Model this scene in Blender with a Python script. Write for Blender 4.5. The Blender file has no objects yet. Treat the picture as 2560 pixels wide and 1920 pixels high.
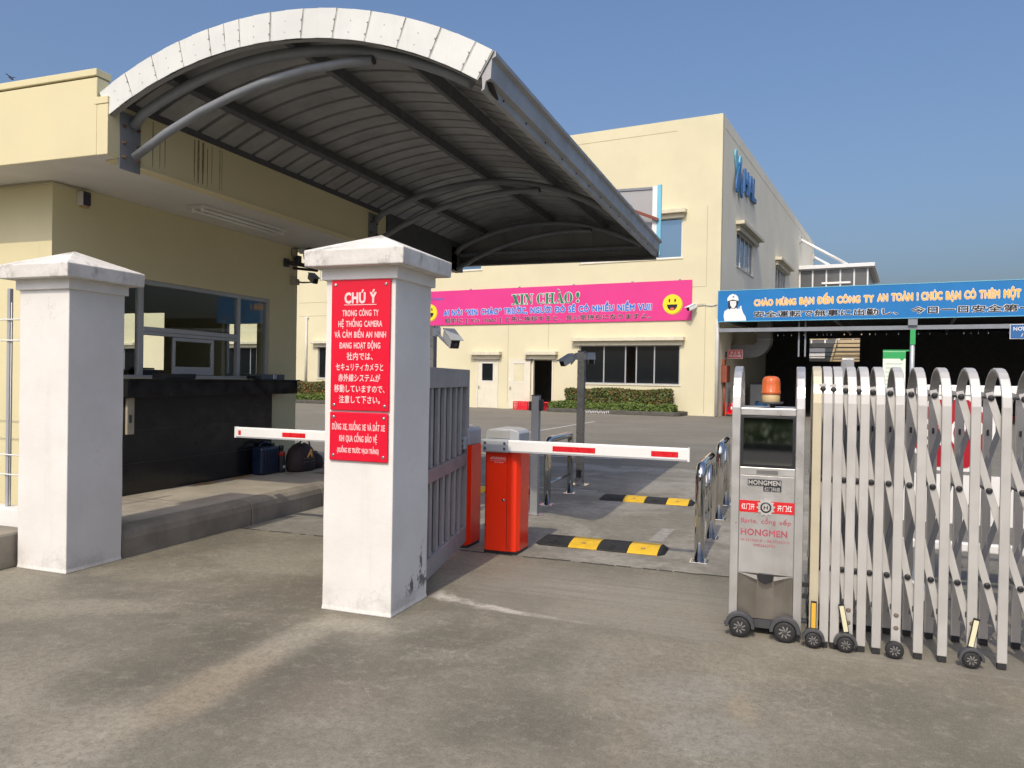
import bpy, bmesh, math, random
from mathutils import Vector, Matrix
random.seed(7)
R = math.radians
SC = bpy.context.scene
COL = SC.collection

# ------------------------------------------------------------------ camera, sky, sun, exposure
YAW, PITCH, ROLL = R(19.837), R(-0.423), R(0.960)
fwd = Vector((-math.sin(YAW)*math.cos(PITCH), math.cos(YAW)*math.cos(PITCH), math.sin(PITCH)))
rgt = Vector((math.cos(YAW), math.sin(YAW), 0)); upv = rgt.cross(fwd)
r2 = rgt*math.cos(ROLL)+upv*math.sin(ROLL); u2 = upv*math.cos(ROLL)-rgt*math.sin(ROLL)
cd = bpy.data.cameras.new('camera'); cam = bpy.data.objects.new('camera', cd); COL.objects.link(cam)
cam.matrix_world = Matrix(((r2.x, u2.x, -fwd.x, 0), (r2.y, u2.y, -fwd.y, 0), (r2.z, u2.z, -fwd.z, 1.5), (0, 0, 0, 1)))
cd.sensor_width = 36; cd.sensor_fit = 'HORIZONTAL'; cd.lens = 1899.65/2560*36; cd.clip_end = 3000; cd.clip_start = .05
SC.camera = cam
SUN_EL, SUN_AZ = R(48), R(.5)            # light travels towards +Y, a touch to +X
W = bpy.data.worlds.new('World'); SC.world = W; W.use_nodes = True
nt = W.node_tree; nt.nodes.clear()
sky = nt.nodes.new('ShaderNodeTexSky'); sky.sky_type = 'NISHITA'; sky.sun_disc = False
sky.sun_elevation = SUN_EL; sky.sun_rotation = R(180)+SUN_AZ
sky.altitude = 0; sky.air_density = 1.3; sky.dust_density = 6.3; sky.ozone_density = 10.0
bg = nt.nodes.new('ShaderNodeBackground'); bg.inputs['Strength'].default_value = .15
wo = nt.nodes.new('ShaderNodeOutputWorld')
wb = nt.nodes.new('ShaderNodeMix'); wb.data_type = 'RGBA'; wb.blend_type = 'MULTIPLY'; wb.inputs[0].default_value = 1; wb.inputs[7].default_value = (1.12, .99, .92, 1)   # even white balance
nt.links.new(sky.outputs[0], wb.inputs[6]); nt.links.new(wb.outputs[2], bg.inputs[0]); nt.links.new(bg.outputs[0], wo.inputs[0])
sl = bpy.data.lights.new('sun', 'SUN'); sl.energy = 2.12; sl.angle = R(.55); sl.color = (1, .90, .70)
so = bpy.data.objects.new('sun', sl); COL.objects.link(so)
Ld = Vector((math.sin(SUN_AZ)*math.cos(SUN_EL), math.cos(SUN_AZ)*math.cos(SUN_EL), -math.sin(SUN_EL)))
so.rotation_euler = Ld.to_track_quat('-Z', 'Y').to_euler()
so.location = (0, -20, 30)
vs = SC.view_settings; vs.view_transform = 'Standard'; vs.look = 'None'; vs.gamma = 1; vs.exposure = .25
vs.use_curve_mapping = False
SC.cycles.max_bounces = 8; SC.cycles.transparent_max_bounces = 12

# ------------------------------------------------------------------ materials
MATS = {}
def srgb(*c):
    return tuple(((x/255)/12.92 if x/255 <= .04045 else ((x/255+.055)/1.055)**2.4) for x in c)
class N:
    """small node helper"""
    def __init__(s, name):
        s.m = bpy.data.materials.new(name); s.m.use_nodes = True; s.t = s.m.node_tree; s.t.nodes.clear()
        s.out = s.t.nodes.new('ShaderNodeOutputMaterial'); s.tc = s.t.nodes.new('ShaderNodeTexCoord')
    def new(s, ty, **kw):
        n = s.t.nodes.new(ty)
        for k, v in kw.items(): setattr(n, k, v)
        return n
    def set(s, sock, v):
        if hasattr(v, 'is_output') or isinstance(v, bpy.types.NodeSocket): s.t.links.new(v, sock)
        else: sock.default_value = v
    def vec(s, scale=(1, 1, 1), loc=(0, 0, 0), rot=(0, 0, 0)):
        n = s.new('ShaderNodeMapping'); s.t.links.new(s.tc.outputs['Object'], n.inputs[0])
        n.inputs['Scale'].default_value = scale; n.inputs['Location'].default_value = loc; n.inputs['Rotation'].default_value = rot
        return n.outputs[0]
    def noise(s, scale, detail=5, rough=.55, vec=None, dist=0):
        n = s.new('ShaderNodeTexNoise'); s.t.links.new(vec if vec is not None else s.tc.outputs['Object'], n.inputs['Vector'])
        n.inputs['Scale'].default_value = scale; n.inputs['Detail'].default_value = detail; n.inputs['Roughness'].default_value = rough
        n.inputs['Distortion'].default_value = dist
        return n.outputs['Fac']
    def ramp(s, fac, a, b, ca=0., cb=1.):
        n = s.new('ShaderNodeMapRange'); n.interpolation_type = 'SMOOTHSTEP'; s.t.links.new(fac, n.inputs[0])
        n.inputs[1].default_value = a; n.inputs[2].default_value = b; n.inputs[3].default_value = ca; n.inputs[4].default_value = cb
        return n.outputs[0]
    def math(s, op, a, b=0., c=0.):
        n = s.new('ShaderNodeMath', operation=op); s.set(n.inputs[0], a); s.set(n.inputs[1], b); s.set(n.inputs[2], c); return n.outputs[0]
    def mix(s, fac, a, b, mode='MIX'):
        n = s.new('ShaderNodeMix', data_type='RGBA', blend_type=mode)
        s.set(n.inputs[0], fac); s.set(n.inputs[6], a if not isinstance(a, tuple) else (*a[:3], 1)); s.set(n.inputs[7], b if not isinstance(b, tuple) else (*b[:3], 1))
        return n.outputs[2]
    def bsdf(s, col, rough=.6, metal=0., bump=None, bstr=.2, bdist=.01, spec=.5, **kw):
        p = s.new('ShaderNodeBsdfPrincipled')
        s.set(p.inputs['Base Color'], col if not isinstance(col, tuple) else (*col[:3], 1)); s.set(p.inputs['Roughness'], rough)
        s.set(p.inputs['Metallic'], metal); p.inputs['Specular IOR Level'].default_value = spec
        if bump is not None:
            b = s.new('ShaderNodeBump'); b.inputs['Strength'].default_value = bstr; b.inputs['Distance'].default_value = bdist
            s.t.links.new(bump, b.inputs['Height']); s.t.links.new(b.outputs[0], p.inputs['Normal'])
        for k, v in kw.items(): s.set(p.inputs[k], v)
        s.t.links.new(p.outputs[0], s.out.inputs[0]); return p
def mul(c, k): return tuple(min(1, x*k) for x in c)
def paint(name, col, rough=.55, metal=0., var=.07, scale=2.5, streak=0., scol=None, bump=.1, bscale=60, spec=.5, rvar=.1):
    """painted / coated surface: slight mottling, optional rain streaks running down, fine relief"""
    if name in MATS: return MATS[name]
    n = N(name)
    f = n.noise(scale, 6, .6)
    c = n.mix(n.ramp(f, .3, .7), mul(col, 1-var), mul(col, 1+var*.6))
    if streak:
        v = n.vec((5, 5, .35)); g = n.noise(2.2, 6, .65, v)
        c = n.mix(n.math('MULTIPLY', n.ramp(g, .52, .78), streak), c, scol or mul(col, .45))
    fine = n.noise(bscale, 4, .6)
    rr = n.ramp(n.noise(scale*2.3, 5), .3, .7, max(.02, rough-rvar), min(1, rough+rvar))
    n.bsdf(c, rr, metal, fine, bump, .004, spec)
    MATS[name] = n.m; return n.m
def metal(name, col, rough=.3, brushed=None, var=.06, dirt=0.):
    if name in MATS: return MATS[name]
    n = N(name)
    v = n.vec(brushed or (1, 1, 1)); f = n.noise(14 if brushed else 5, 5, .6, v)
    c = n.mix(n.ramp(f, .3, .7), mul(col, 1-var), mul(col, 1+var))
    if dirt:
        g = n.noise(4, 6, .65, n.vec((3, 3, .6))); c = n.mix(n.math('MULTIPLY', n.ramp(g, .5, .75), dirt), c, (.16, .14, .11))
    r_ = n.ramp(n.noise(9, 5, .6, v), .25, .75, rough*.75, rough*1.3)
    n.bsdf(c, r_, 1., f, .03, .002)
    MATS[name] = n.m; return n.m
def glass_clear(name, tint=(.93, .95, .94), fres=1.0):
    if name in MATS: return MATS[name]
    n = N(name); t = n.new('ShaderNodeBsdfTransparent'); t.inputs[0].default_value = (*tint, 1)
    g = n.new('ShaderNodeBsdfGlossy'); g.inputs['Roughness'].default_value = .01; g.inputs[0].default_value = (1, 1, 1, 1)
    fr = n.new('ShaderNodeFresnel'); fr.inputs[0].default_value = 1.55
    mx = n.new('ShaderNodeMixShader'); ge = n.new('ShaderNodeNewGeometry'); n.t.links.new(n.math('MULTIPLY', n.math('MULTIPLY', fr.outputs[0], fres), n.math('SUBTRACT', 1., ge.outputs['Backfacing'])), mx.inputs[0])
    n.t.links.new(t.outputs[0], mx.inputs[1]); n.t.links.new(g.outputs[0], mx.inputs[2]); n.t.links.new(mx.outputs[0], n.out.inputs[0])
    MATS[name] = n.m; return n.m
LT, DK, WM, BG_ = (.37, .352, .30), (.105, .101, .084), (.345, .295, .22), (.31, .305, .285)
BLOTS = [(-2.6, 3.55, .16, .5, .05, LT, .8), (-2.58, 2.9, .17, .55, .0, WM, .8), (-2.66, 2.2, .2, .5, .1, LT, .75), (-3.0, 3.5, .26, .35, .2, DK, .75), (-3.05, 2.85, .3, .3, 0, DK, .7), (-2.28, 3.2, .2, .6, .1, DK, .6),
         (-1.97, 3.05, .22, .2, .3, (.19, .15, .125), .5), (-.46, 3.75, .3, .22, .4, BG_, .7), (-.27, 3.35, .26, .24, .2, BG_, .75), (-.16, 3.62, .07, .2, .2, WM, .7), (-1.05, 3.15, .4, .3, .4, DK, .65), (.5, 3.95, .5, .3, .1, DK, .7),
         (.6, 3.3, .6, .35, .2, (.13, .122, .095), .7), (-1.0, 4.5, .6, .12, 0, DK, .45), (-4.1, 3.65, .5, .16, .3, LT, .6), (-4.2, 3.0, .6, .3, .4, DK, .55), (-3.6, 2.2, .5, .35, .6, LT, .5), (-2.42, 3.98, .3, .12, 0, LT, .8), (-1.5, 2.4, .5, .3, .5, LT, .4), (-3.9, 5.2, .6, .5, 0, LT, .45), (-1.4, 5.3, .9, .3, 0, (.36, .345, .31), .6), (-3.4, 4.6, .5, .2, .2, DK, .4)]
def concrete_ground():
    n = N('concrete_apron')
    big = n.noise(.42, 6, .6, dist=.6); mid = n.noise(1.7, 7, .65, dist=.4); fine = n.noise(26, 6, .75); grain = n.noise(170, 3, .7)
    c = n.mix(n.ramp(big, .40, .60), (.145, .138, .114), (.265, .252, .21))
    c = n.mix(n.ramp(mid, .46, .66, 0, .45), c, (.32, .305, .255))
    v = n.vec((1.6, .55, 1), rot=(0, 0, .5)); warm = n.noise(.5, 4, .5, v)
    c = n.mix(n.ramp(warm, .55, .72, 0, .35), c, (.33, .28, .205))
    c = n.mix(n.ramp(n.noise(.55, 5, .6, n.vec((1, 1, 1), (9, 4, 0))), .5, .72, 0, .6), c, (.115, .110, .092))
    wob = n.noise(1.1, 6, .65, None, .5); wob2 = n.noise(6, 9, .78)
    sp = n.new('ShaderNodeSeparateXYZ'); n.t.links.new(n.tc.outputs['Object'], sp.inputs[0])
    for (bx_, by_, rx, ry, rot, colr, st) in BLOTS:      # old spills and worn patches, each with its own ragged outline
        dx = n.math('SUBTRACT', sp.outputs[0], bx_); dy = n.math('SUBTRACT', sp.outputs[1], by_); ca, sa = math.cos(rot), math.sin(rot)
        u = n.math('DIVIDE', n.math('ADD', n.math('MULTIPLY', dx, ca), n.math('MULTIPLY', dy, sa)), rx); v = n.math('DIVIDE', n.math('SUBTRACT', n.math('MULTIPLY', dy, ca), n.math('MULTIPLY', dx, sa)), ry)
        q = n.math('ADD', n.math('MULTIPLY', u, u), n.math('MULTIPLY', v, v)); q = n.math('ADD', q, n.math('ADD', n.math('MULTIPLY', n.math('SUBTRACT', wob, .5), 2.6), n.math('MULTIPLY', n.math('SUBTRACT', wob2, .5), 3.2)))
        c = n.mix(n.ramp(q, -.2, 1.7, st, 0), c, colr)
    c = n.mix(n.ramp(fine, .36, .60, .48, 0), c, (.115, .109, .088))
    m2 = n.noise(11, 8, .78, n.vec((1, 1, 1), (4, 2, 0)), .3); c = n.mix(n.ramp(m2, .50, .64, 0, .32), c, (.36, .345, .295))
    c = n.mix(n.ramp(grain, .45, .72, 0, .4), c, (.42, .39, .33))
    # pale wiggling scratches and efflorescence lines
    for sc, seed, th in ((2.3, 3, .004), (7.5, 11, .010), (1.1, 23, .003)):
        w = n.noise(sc, 9, .62, n.vec((1, 1, 1), (seed, seed*2, 0)), .5)
        line = n.ramp(n.math('ABSOLUTE', n.math('SUBTRACT', w, .5)), 0, th, 1, 0)
        msk = n.ramp(n.noise(1.3, 4, .6, n.vec((1, 1, 1), (seed*3, 1, 0))), .53, .66)
        c = n.mix(n.math('MULTIPLY', n.math('MULTIPLY', line, msk), .5), c, (.48, .465, .42))
    w = n.noise(.8, 10, .66, n.vec((1, 1, 1), (31, 7, 0)), .3); line = n.ramp(n.math('ABSOLUTE', n.math('SUBTRACT', w, .5)), 0, .0016, 1, 0)   # dark hair cracks
    c = n.mix(n.math('MULTIPLY', n.math('MULTIPLY', line, n.ramp(n.noise(.7, 3), .5, .6)), .6), c, (.06, .056, .047))
    sep = n.new('ShaderNodeSeparateXYZ'); n.t.links.new(n.tc.outputs['Object'], sep.inputs[0]); X, Y = sep.outputs[0], sep.outputs[1]
    # rubbed gate track: dark lines that run along the gate between the pillars and the hump
    tr = n.noise(3.2, 6, .6, n.vec((.16, 9, 1)))
    band = n.math('MULTIPLY', n.ramp(Y, 4.35, 4.75), n.ramp(Y, 5.7, 6.05, 1, 0)); band = n.math('MULTIPLY', band, n.ramp(X, -2.3, -1.9))
    c = n.mix(n.math('MULTIPLY', n.math('MULTIPLY', n.ramp(tr, .5, .62), band), .55), c, (.10, .095, .085))
    c = n.mix(n.math('MULTIPLY', band, .45), c, (.30, .285, .255))
    # spilled lime: a pale curved smear that starts at the pillar foot and thins out along the track
    cx = n.math('ADD', X, 2.22)
    cen = n.math('SUBTRACT', 4.76, n.math('MULTIPLY', n.math('SUBTRACT', 1., n.math('POWER', 2.718, n.math('MULTIPLY', cx, -2.2))), .22))
    wdt = n.math('ADD', .016, n.math('MULTIPLY', .085, n.math('POWER', 2.718, n.math('MULTIPLY', cx, -2.1))))
    d = n.math('DIVIDE', n.math('ABSOLUTE', n.math('SUBTRACT', Y, cen)), wdt)
    lim = n.math('ADD', d, n.math('MULTIPLY', n.math('SUBTRACT', n.noise(6, 7, .75), .5), 3.6))
    lm = n.math('MULTIPLY', n.ramp(lim, .3, 1.3, 1, 0), n.math('MULTIPLY', n.ramp(X, -2.3, -2.2), n.math('MULTIPLY', n.ramp(X, -2.0, -.9, 1, .12), n.ramp(n.noise(2.6, 5, .7), .36, .58))))
    c = n.mix(n.math('MULTIPLY', lm, .9), c, (.62, .60, .56))
    pit = n.noise(75, 5, .8, n.vec((1, 1, 1), (5, 1, 0))); c = n.mix(n.ramp(pit, .52, .66, 0, .55), c, (.085, .078, .062))
    lit = n.noise(48, 6, .8, n.vec((1, 1, 1), (1, 9, 0))); c = n.mix(n.ramp(lit, .54, .70, 0, .45), c, (.45, .42, .35))
    c = n.mix(1., c, (.90, .875, .81), 'MULTIPLY')
    hb = n.math('ADD', n.math('MULTIPLY', fine, .6), n.math('MULTIPLY', grain, .6))
    n.bsdf(c, n.ramp(mid, .3, .7, .62, .85), 0, hb, .35, .006, .35)
    return n.m
def asphalt(name, a, b, streaks=True, pale=.4, dust=0.):
    n = N(name)
    big = n.noise(.35, 6, .6); mid = n.noise(2.2, 7, .65); grain = n.noise(120, 4, .75)
    c = n.mix(n.ramp(big, .3, .7), a, b)
    c = n.mix(n.ramp(mid, .45, .75, 0, pale), c, mul(b, 1.35))
    if streaks:
        s_ = n.noise(1.4, 5, .6, n.vec((.12, 1.4, 1), rot=(0, 0, .14))); c = n.mix(n.ramp(s_, .45, .7, 0, .4), c, mul(a, .75))
    if dust: c = n.mix(n.ramp(n.noise(.9, 8, .72, None, .4), .44, .60, 0, dust), c, (.38, .365, .325))
    c = n.mix(n.ramp(n.noise(14, 7, .75), .38, .62, .45, 0), c, mul(a, .62))
    c = n.mix(n.ramp(grain, .35, .7, 0, .5), c, mul(b, 1.6))
    n.bsdf(c, .85, 0, grain, .5, .006, .3)
    return n.m

WHITEP = paint('white_masonry_paint', (.77, .755, .72), .75, var=.06, scale=3, streak=.14, scol=(.5, .48, .44), bump=.22, bscale=35)
def _cap():
    n = N('weathered_cap_plaster'); c = n.mix(n.ramp(n.noise(5, 6, .65), .3, .7), (.60, .58, .54), (.74, .72, .68))
    k = n.noise(3.2, 8, .72, n.vec((1.5, 1.5, 1.1), (2, 5, 0)), .4); c = n.mix(n.ramp(k, .52, .68, 0, .6), c, (.16, .152, .135))
    c = n.mix(n.ramp(n.noise(2.4, 6, .7, n.vec((7, 7, .5))), .55, .75, 0, .4), c, (.25, .24, .21))
    n.bsdf(c, .85, 0, n.noise(40, 6, .7), .5, .006, .3); return n.m
CAPP = _cap()
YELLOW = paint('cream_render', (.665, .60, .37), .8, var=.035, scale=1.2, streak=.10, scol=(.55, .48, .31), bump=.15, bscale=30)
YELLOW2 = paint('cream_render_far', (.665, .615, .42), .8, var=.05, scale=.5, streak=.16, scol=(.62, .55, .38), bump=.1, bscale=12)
LINTEL = paint('pale_concrete_lintel', (.66, .61, .46), .8, var=.08, scale=3, streak=.25, bump=.1)
SOFFIT = paint('white_soffit', (.66, .64, .60), .8, var=.05, scale=2, bump=.05)
RAFT = paint('dark_primer_steel', (.085, .088, .095), .5, var=.12, scale=6, bump=.05)
TUBE = paint('grey_painted_tube', (.21, .225, .245), .42, var=.12, scale=5, bump=.05)
SHEETU = paint('galvanised_sheet', (.33, .33, .33), .45, .3, var=.16, scale=2.6, streak=.35, scol=(.13, .12, .11), bump=.05)
GALV = paint('zinc_gutter', (.36, .362, .36), .48, .25, var=.12, scale=3, streak=.25, scol=(.2, .18, .15), bump=.05)
FASC = paint('white_flashing', (.66, .675, .64), .4, var=.06, scale=3, streak=.12, scol=(.33, .30, .25), bump=.04)
BLACKG = None
STEEL = paint('brushed_stainless', (.58, .57, .545), .36, .65, var=.06, scale=4, streak=.25, scol=(.33, .31, .28), bump=.03)
ALU = paint('anodised_profile', (.55, .535, .50), .45, .35, var=.05, scale=4, streak=.12, scol=(.36, .34, .31), bump=.03)
CHROME = metal('polished_stainless', (.62, .61, .58), .09, None, .03)
GATEG = paint('grey_gate_paint', (.32, .315, .315), .45, var=.08, scale=4, streak=.12, bump=.05)
RUB = paint('black_rubber', (.022, .022, .023), .7, var=.2, scale=8, bump=.2)
BLK = paint('black_plastic', (.018, .018, .02), .45, var=.1, bump=.05)
DGREY = paint('dark_grey_plastic', (.06, .062, .067), .5, var=.1, bump=.05)
RED = paint('red_powder_coat', (.93, .035, .005), .25, var=.03, scale=1.2, bump=0, rvar=.03)
SIGNR = paint('red_acrylic', (.70, .006, .032), .22, var=.05, scale=2, bump=0, rvar=.04)
WHT = paint('white_enamel', (.80, .80, .78), .4, var=.04, bump=.02)
PINKT = paint('pale_pink_lettering', (.86, .60, .60), .5, var=.03, bump=0)
REFL = paint('red_reflective_tape', (.66, .012, .02), .3, var=.08, scale=8, bump=0)
YEL = paint('yellow_rubber', (.74, .47, .03), .6, var=.14, scale=9, streak=0, bump=.25)
PINK = paint('pink_banner_print', (.68, .038, .235), .45, var=.03, scale=.6, bump=.02)
BLUE = paint('blue_banner_print', (.006, .17, .46), .42, var=.05, scale=.6, bump=.02)
CAMG = paint('camera_grey', (.40, .42, .44), .4, var=.05, bump=.02)
MAROON = paint('dull_red_paint', (.25, .065, .035), .5, var=.1, bump=.05)
GREEN = paint('green_print', (.03, .36, .10), .5, var=.05, bump=0)
PAPER = paint('pale_green_paper', (.72, .80, .70), .6, var=.03, bump=0)
LBLUE = paint('light_blue_enamel', (.17, .50, .66), .4, var=.04, bump=0)
DBLUE = paint('deep_blue_enamel', (.03, .13, .34), .4, var=.05, bump=0)
TXBLUE = paint('blue_print', (.02, .16, .58), .5, var=.02, bump=0)
TXGREEN = paint('dark_green_print', (.004, .20, .085), .5, var=.02, bump=0)
TXORANGE = paint('amber_print', (.86, .45, .12), .5, var=.02, bump=0)
TXBLACK = paint('black_print', (.012, .012, .016), .5, var=.02, bump=0)
TXMAR = paint('faded_maroon_print', (.42, .09, .12), .5, var=.25, scale=20, bump=0)
SMY = paint('smiley_yellow', (.90, .68, .02), .5, var=.02, bump=0)
FRAME = paint('grey_window_frame', (.42, .43, .44), .4, .2, var=.05, bump=.02)
WHTFRAME = paint('white_window_frame', (.74, .75, .75), .4, var=.04, bump=.02)
GLASS = glass_clear('clear_glass')
GLASSD = paint('dark_window_glass', (.010, .013, .015), .04, var=.1, bump=0, spec=.6, rvar=.01)
GLASSB = paint('blue_reflective_glass', (.19, .30, .41), .07, .75, var=.05, scale=.4, bump=0, rvar=.02)
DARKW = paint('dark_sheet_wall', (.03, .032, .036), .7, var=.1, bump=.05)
FLOORD = paint('indoor_floor', (.2, .19, .17), .6, var=.08, bump=.05)
BEIGE = paint('beige_timber', (.55, .43, .26), .7, var=.1, bump=.05)
MARK = paint('worn_white_line', (.46, .45, .415), .8, var=.35, scale=14, streak=0, bump=.3)
KERB = paint('mossy_kerb_concrete', (.09, .087, .072), .85, var=.25, scale=5, streak=.4, scol=(.05, .05, .035), bump=.5, bscale=40)
ISLK = paint('island_kerb_concrete', (.25, .225, .18), .8, var=.28, scale=2.2, streak=.45, scol=(.11, .085, .06), bump=.5, bscale=35)
BADGE = paint('dark_badge', (.03, .032, .036), .35, var=.05, bump=0)
def _granite():
    n = N('black_granite'); s = n.noise(220, 3, .7); b = n.noise(6, 5)
    c = n.mix(n.ramp(s, .55, .72, 0, .7), (.008, .008, .010), (.055, .055, .06)); c = n.mix(n.ramp(b, .4, .7, 0, .4), c, (.012, .012, .014))
    n.bsdf(c, n.ramp(b, .3, .7, .12, .28), 0); return n.m
BLACKG = _granite()
def _beacon():
    n = N('amber_lens'); f = n.noise(4, 3); c = n.mix(f, (.52, .095, .02), (.66, .17, .045)); n.bsdf(c, .3, 0, spec=.5); p = n.t.nodes['Principled BSDF'] if 'Principled BSDF' in n.t.nodes else None
    if p: p.inputs['Subsurface Weight'].default_value = .25; p.inputs['Subsurface Radius'].default_value = (.05, .02, .01)
    return n.m
AMBER = _beacon()
TANP = paint('tan_plastic', (.50, .37, .19), .5, var=.08, bump=.02)
def leafm(name, a, b):
    n = N(name); f = n.noise(9, 3, .6); c = n.mix(n.ramp(f, .3, .7), a, b); n.bsdf(c, .55, 0, spec=.4); return n.m
LEAF1 = [leafm('leaf_olive', (.08, .105, .022), (.12, .15, .03)), leafm('leaf_dark', (.04, .065, .016), (.065, .09, .022)), leafm('leaf_russet', (.17, .06, .018), (.24, .10, .03))]
LEAF2 = [leafm('leaf_box', (.10, .155, .024), (.15, .21, .034)), leafm('leaf_box_dark', (.05, .085, .016), (.08, .12, .022))]
LEAF3 = [leafm('leaf_lime', (.20, .27, .035), (.32, .38, .07)), leafm('leaf_lime_dark', (.11, .17, .025), (.17, .23, .04))]
GRASSM = leafm('lawn_green', (.05, .085, .02), (.085, .12, .03))

# ------------------------------------------------------------------ mesh builder, things
TH = R(7.9496)                                   # the factory stands turned by this angle against the gatehouse
FR = {'B': Matrix.Identity(3), 'A': Matrix.Rotation(-TH, 3, 'Z')}
class Mb:
    def __init__(s): s.v = []; s.f = []; s.sm = []; s.mi = []; s.cur = 0
    def face(s, idx, smooth=False): s.f.append(tuple(idx)); s.sm.append(smooth); s.mi.append(s.cur)
    def poly(s, pts, smooth=False):
        b = len(s.v); s.v += [tuple(p) for p in pts]; s.face(range(b, b+len(pts)), smooth); return s
    def box(s, x0, x1, y0, y1, z0, z1):
        b = len(s.v); s.v += [(x, y, z) for z in (z0, z1) for y in (y0, y1) for x in (x0, x1)]
        for q in ((0, 2, 3, 1), (4, 5, 7, 6), (0, 1, 5, 4), (2, 6, 7, 3), (0, 4, 6, 2), (1, 3, 7, 5)): s.face([b+i for i in q])
        return s
    def obox(s, c, X, Y, Z):
        c, X, Y, Z = map(Vector, (c, X, Y, Z)); b = len(s.v)
        s.v += [tuple(c+X*i+Y*j+Z*k) for k in (-1, 1) for j in (-1, 1) for i in (-1, 1)]
        for q in ((0, 2, 3, 1), (4, 5, 7, 6), (0, 1, 5, 4), (2, 6, 7, 3), (0, 4, 6, 2), (1, 3, 7, 5)): s.face([b+i for i in q])
        return s
    def bar(s, p, q, w, t, side=(0, 1, 0)):
        """rectangular bar from p to q, w wide across, t thick along side"""
        p, q, sd = Vector(p), Vector(q), Vector(side); d = (q-p); sd = (sd-d.normalized()*sd.dot(d.normalized())).normalized(); o = d.normalized().cross(sd)
        return s.obox((p+q)/2, d/2, sd*t/2, o*w/2)
    def tube(s, path, r, n=12, caps=True, closed=False):
        P = [Vector(p) for p in path]; b = len(s.v); m = len(P); ref = None
        rad = r if isinstance(r, (list, tuple)) else [r]*m
        for i, p in enumerate(P):
            if closed: t = (P[(i+1) % m]-P[i-1]).normalized()
            else: t = ((P[min(i+1, m-1)]-P[i]).normalized()+(P[i]-P[max(i-1, 0)]).normalized()).normalized()
            if ref is None: ref = Vector((0, 0, 1)) if abs(t.z) < .9 else Vector((1, 0, 0))
            a = (ref-t*ref.dot(t)).normalized(); ref = a; c = t.cross(a)
            s.v += [tuple(p+(a*math.cos(k*2*math.pi/n)+c*math.sin(k*2*math.pi/n))*rad[i]) for k in range(n)]
        for i in range(m if closed else m-1):
            j = (i+1) % m
            for k in range(n): s.face((b+i*n+k, b+i*n+(k+1) % n, b+j*n+(k+1) % n, b+j*n+k), True)
        if caps and not closed: s.face([b+k for k in range(n)][::-1]); s.face([b+(m-1)*n+k for k in range(n)])
        return s
    def cyl(s, p, q, r, n=16): return s.tube([p, q], r, n)
    def lathe(s, prof, c=(0, 0, 0), n=24, axis='Z', smooth=True):
        b = len(s.v); c = Vector(c)
        for (r, z) in prof:
            for k in range(n):
                a = 2*math.pi*k/n; x, y = r*math.cos(a), r*math.sin(a)
                q = {'Z': (x, y, z), 'Y': (x, z, y), 'X': (z, x, y)}[axis]; s.v.append(tuple(c+Vector(q)))
        for i in range(len(prof)-1):
            for k in range(n):
                q = (b+i*n+k, b+i*n+(k+1) % n, b+(i+1)*n+(k+1) % n, b+(i+1)*n+k); s.face(q if axis != 'Y' else q[::-1], smooth)
        s.face([b+k for k in range(n)] if axis == 'Y' else [b+k for k in range(n)][::-1])
        e = b+(len(prof)-1)*n; s.face([e+k for k in range(n)][::-1] if axis == 'Y' else [e+k for k in range(n)])
        return s
    def prism(s, pts, fn, d0, d1, smooth=False):
        """2-D outline pts, fn(u,v,d)->xyz, between depths d0 and d1"""
        b = len(s.v); n = len(pts)
        s.v += [tuple(fn(u, v, d0)) for u, v in pts]+[tuple(fn(u, v, d1)) for u, v in pts]
        s.face(range(b, b+n)); s.face([b+n+k for k in range(n)][::-1])
        for k in range(n): s.face((b+k, b+n+k, b+n+(k+1) % n, b+(k+1) % n), smooth)
        return s
    def build(s, name, mat, parent=None, bevel=0, kind=None, frame='B', label=None, recalc=True, segs=2):
        me = bpy.data.meshes.new(name)
        T = parent if isinstance(parent, Thing) else None
        off = Vector((0, 0, 0))
        if T: off = T.loc
        elif parent is not None: off = Vector(parent['_off'])
        me.from_pydata([tuple(Vector(p)-off) for p in s.v], [], s.f)
        me.polygons.foreach_set('use_smooth', s.sm)
        for m in (mat if isinstance(mat, list) else [mat]): me.materials.append(m)
        if isinstance(mat, list): me.polygons.foreach_set('material_index', s.mi)
        me.update()
        if recalc:
            bm = bmesh.new(); bm.from_mesh(me); bmesh.ops.recalc_face_normals(bm, faces=bm.faces); bm.to_mesh(me); bm.free()
        o = bpy.data.objects.new(name, me); COL.objects.link(o)
        if T: o.parent = T.o
        elif parent is not None: o.parent = parent
        else: o.matrix_world = FR[frame].to_4x4()
        o['_off'] = tuple(off)
        if kind: o['kind'] = kind
        if label: o['label'] = label
        if bevel:
            m = o.modifiers.new('bevel', 'BEVEL'); m.width = bevel; m.segments = segs; m.limit_method = 'ANGLE'; m.angle_limit = R(40)
        return o
class Thing:
    def __init__(s, name, label, cat, loc=(0, 0, 0), frame='B', group=None):
        s.loc = Vector(loc); s.frame = frame; s.o = bpy.data.objects.new(name, None); COL.objects.link(s.o)
        s.o.empty_display_size = .2
        s.o.matrix_world = Matrix.Translation(FR[frame] @ s.loc) @ FR[frame].to_4x4()
        s.o['label'] = label; s.o['category'] = cat
        if group: s.o['group'] = group
def tag(o, label, cat, group=None):
    o['label'] = label; o['category'] = cat
    if group: o['group'] = group
    return o
def bx(*a): return Mb().box(*a)

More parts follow.
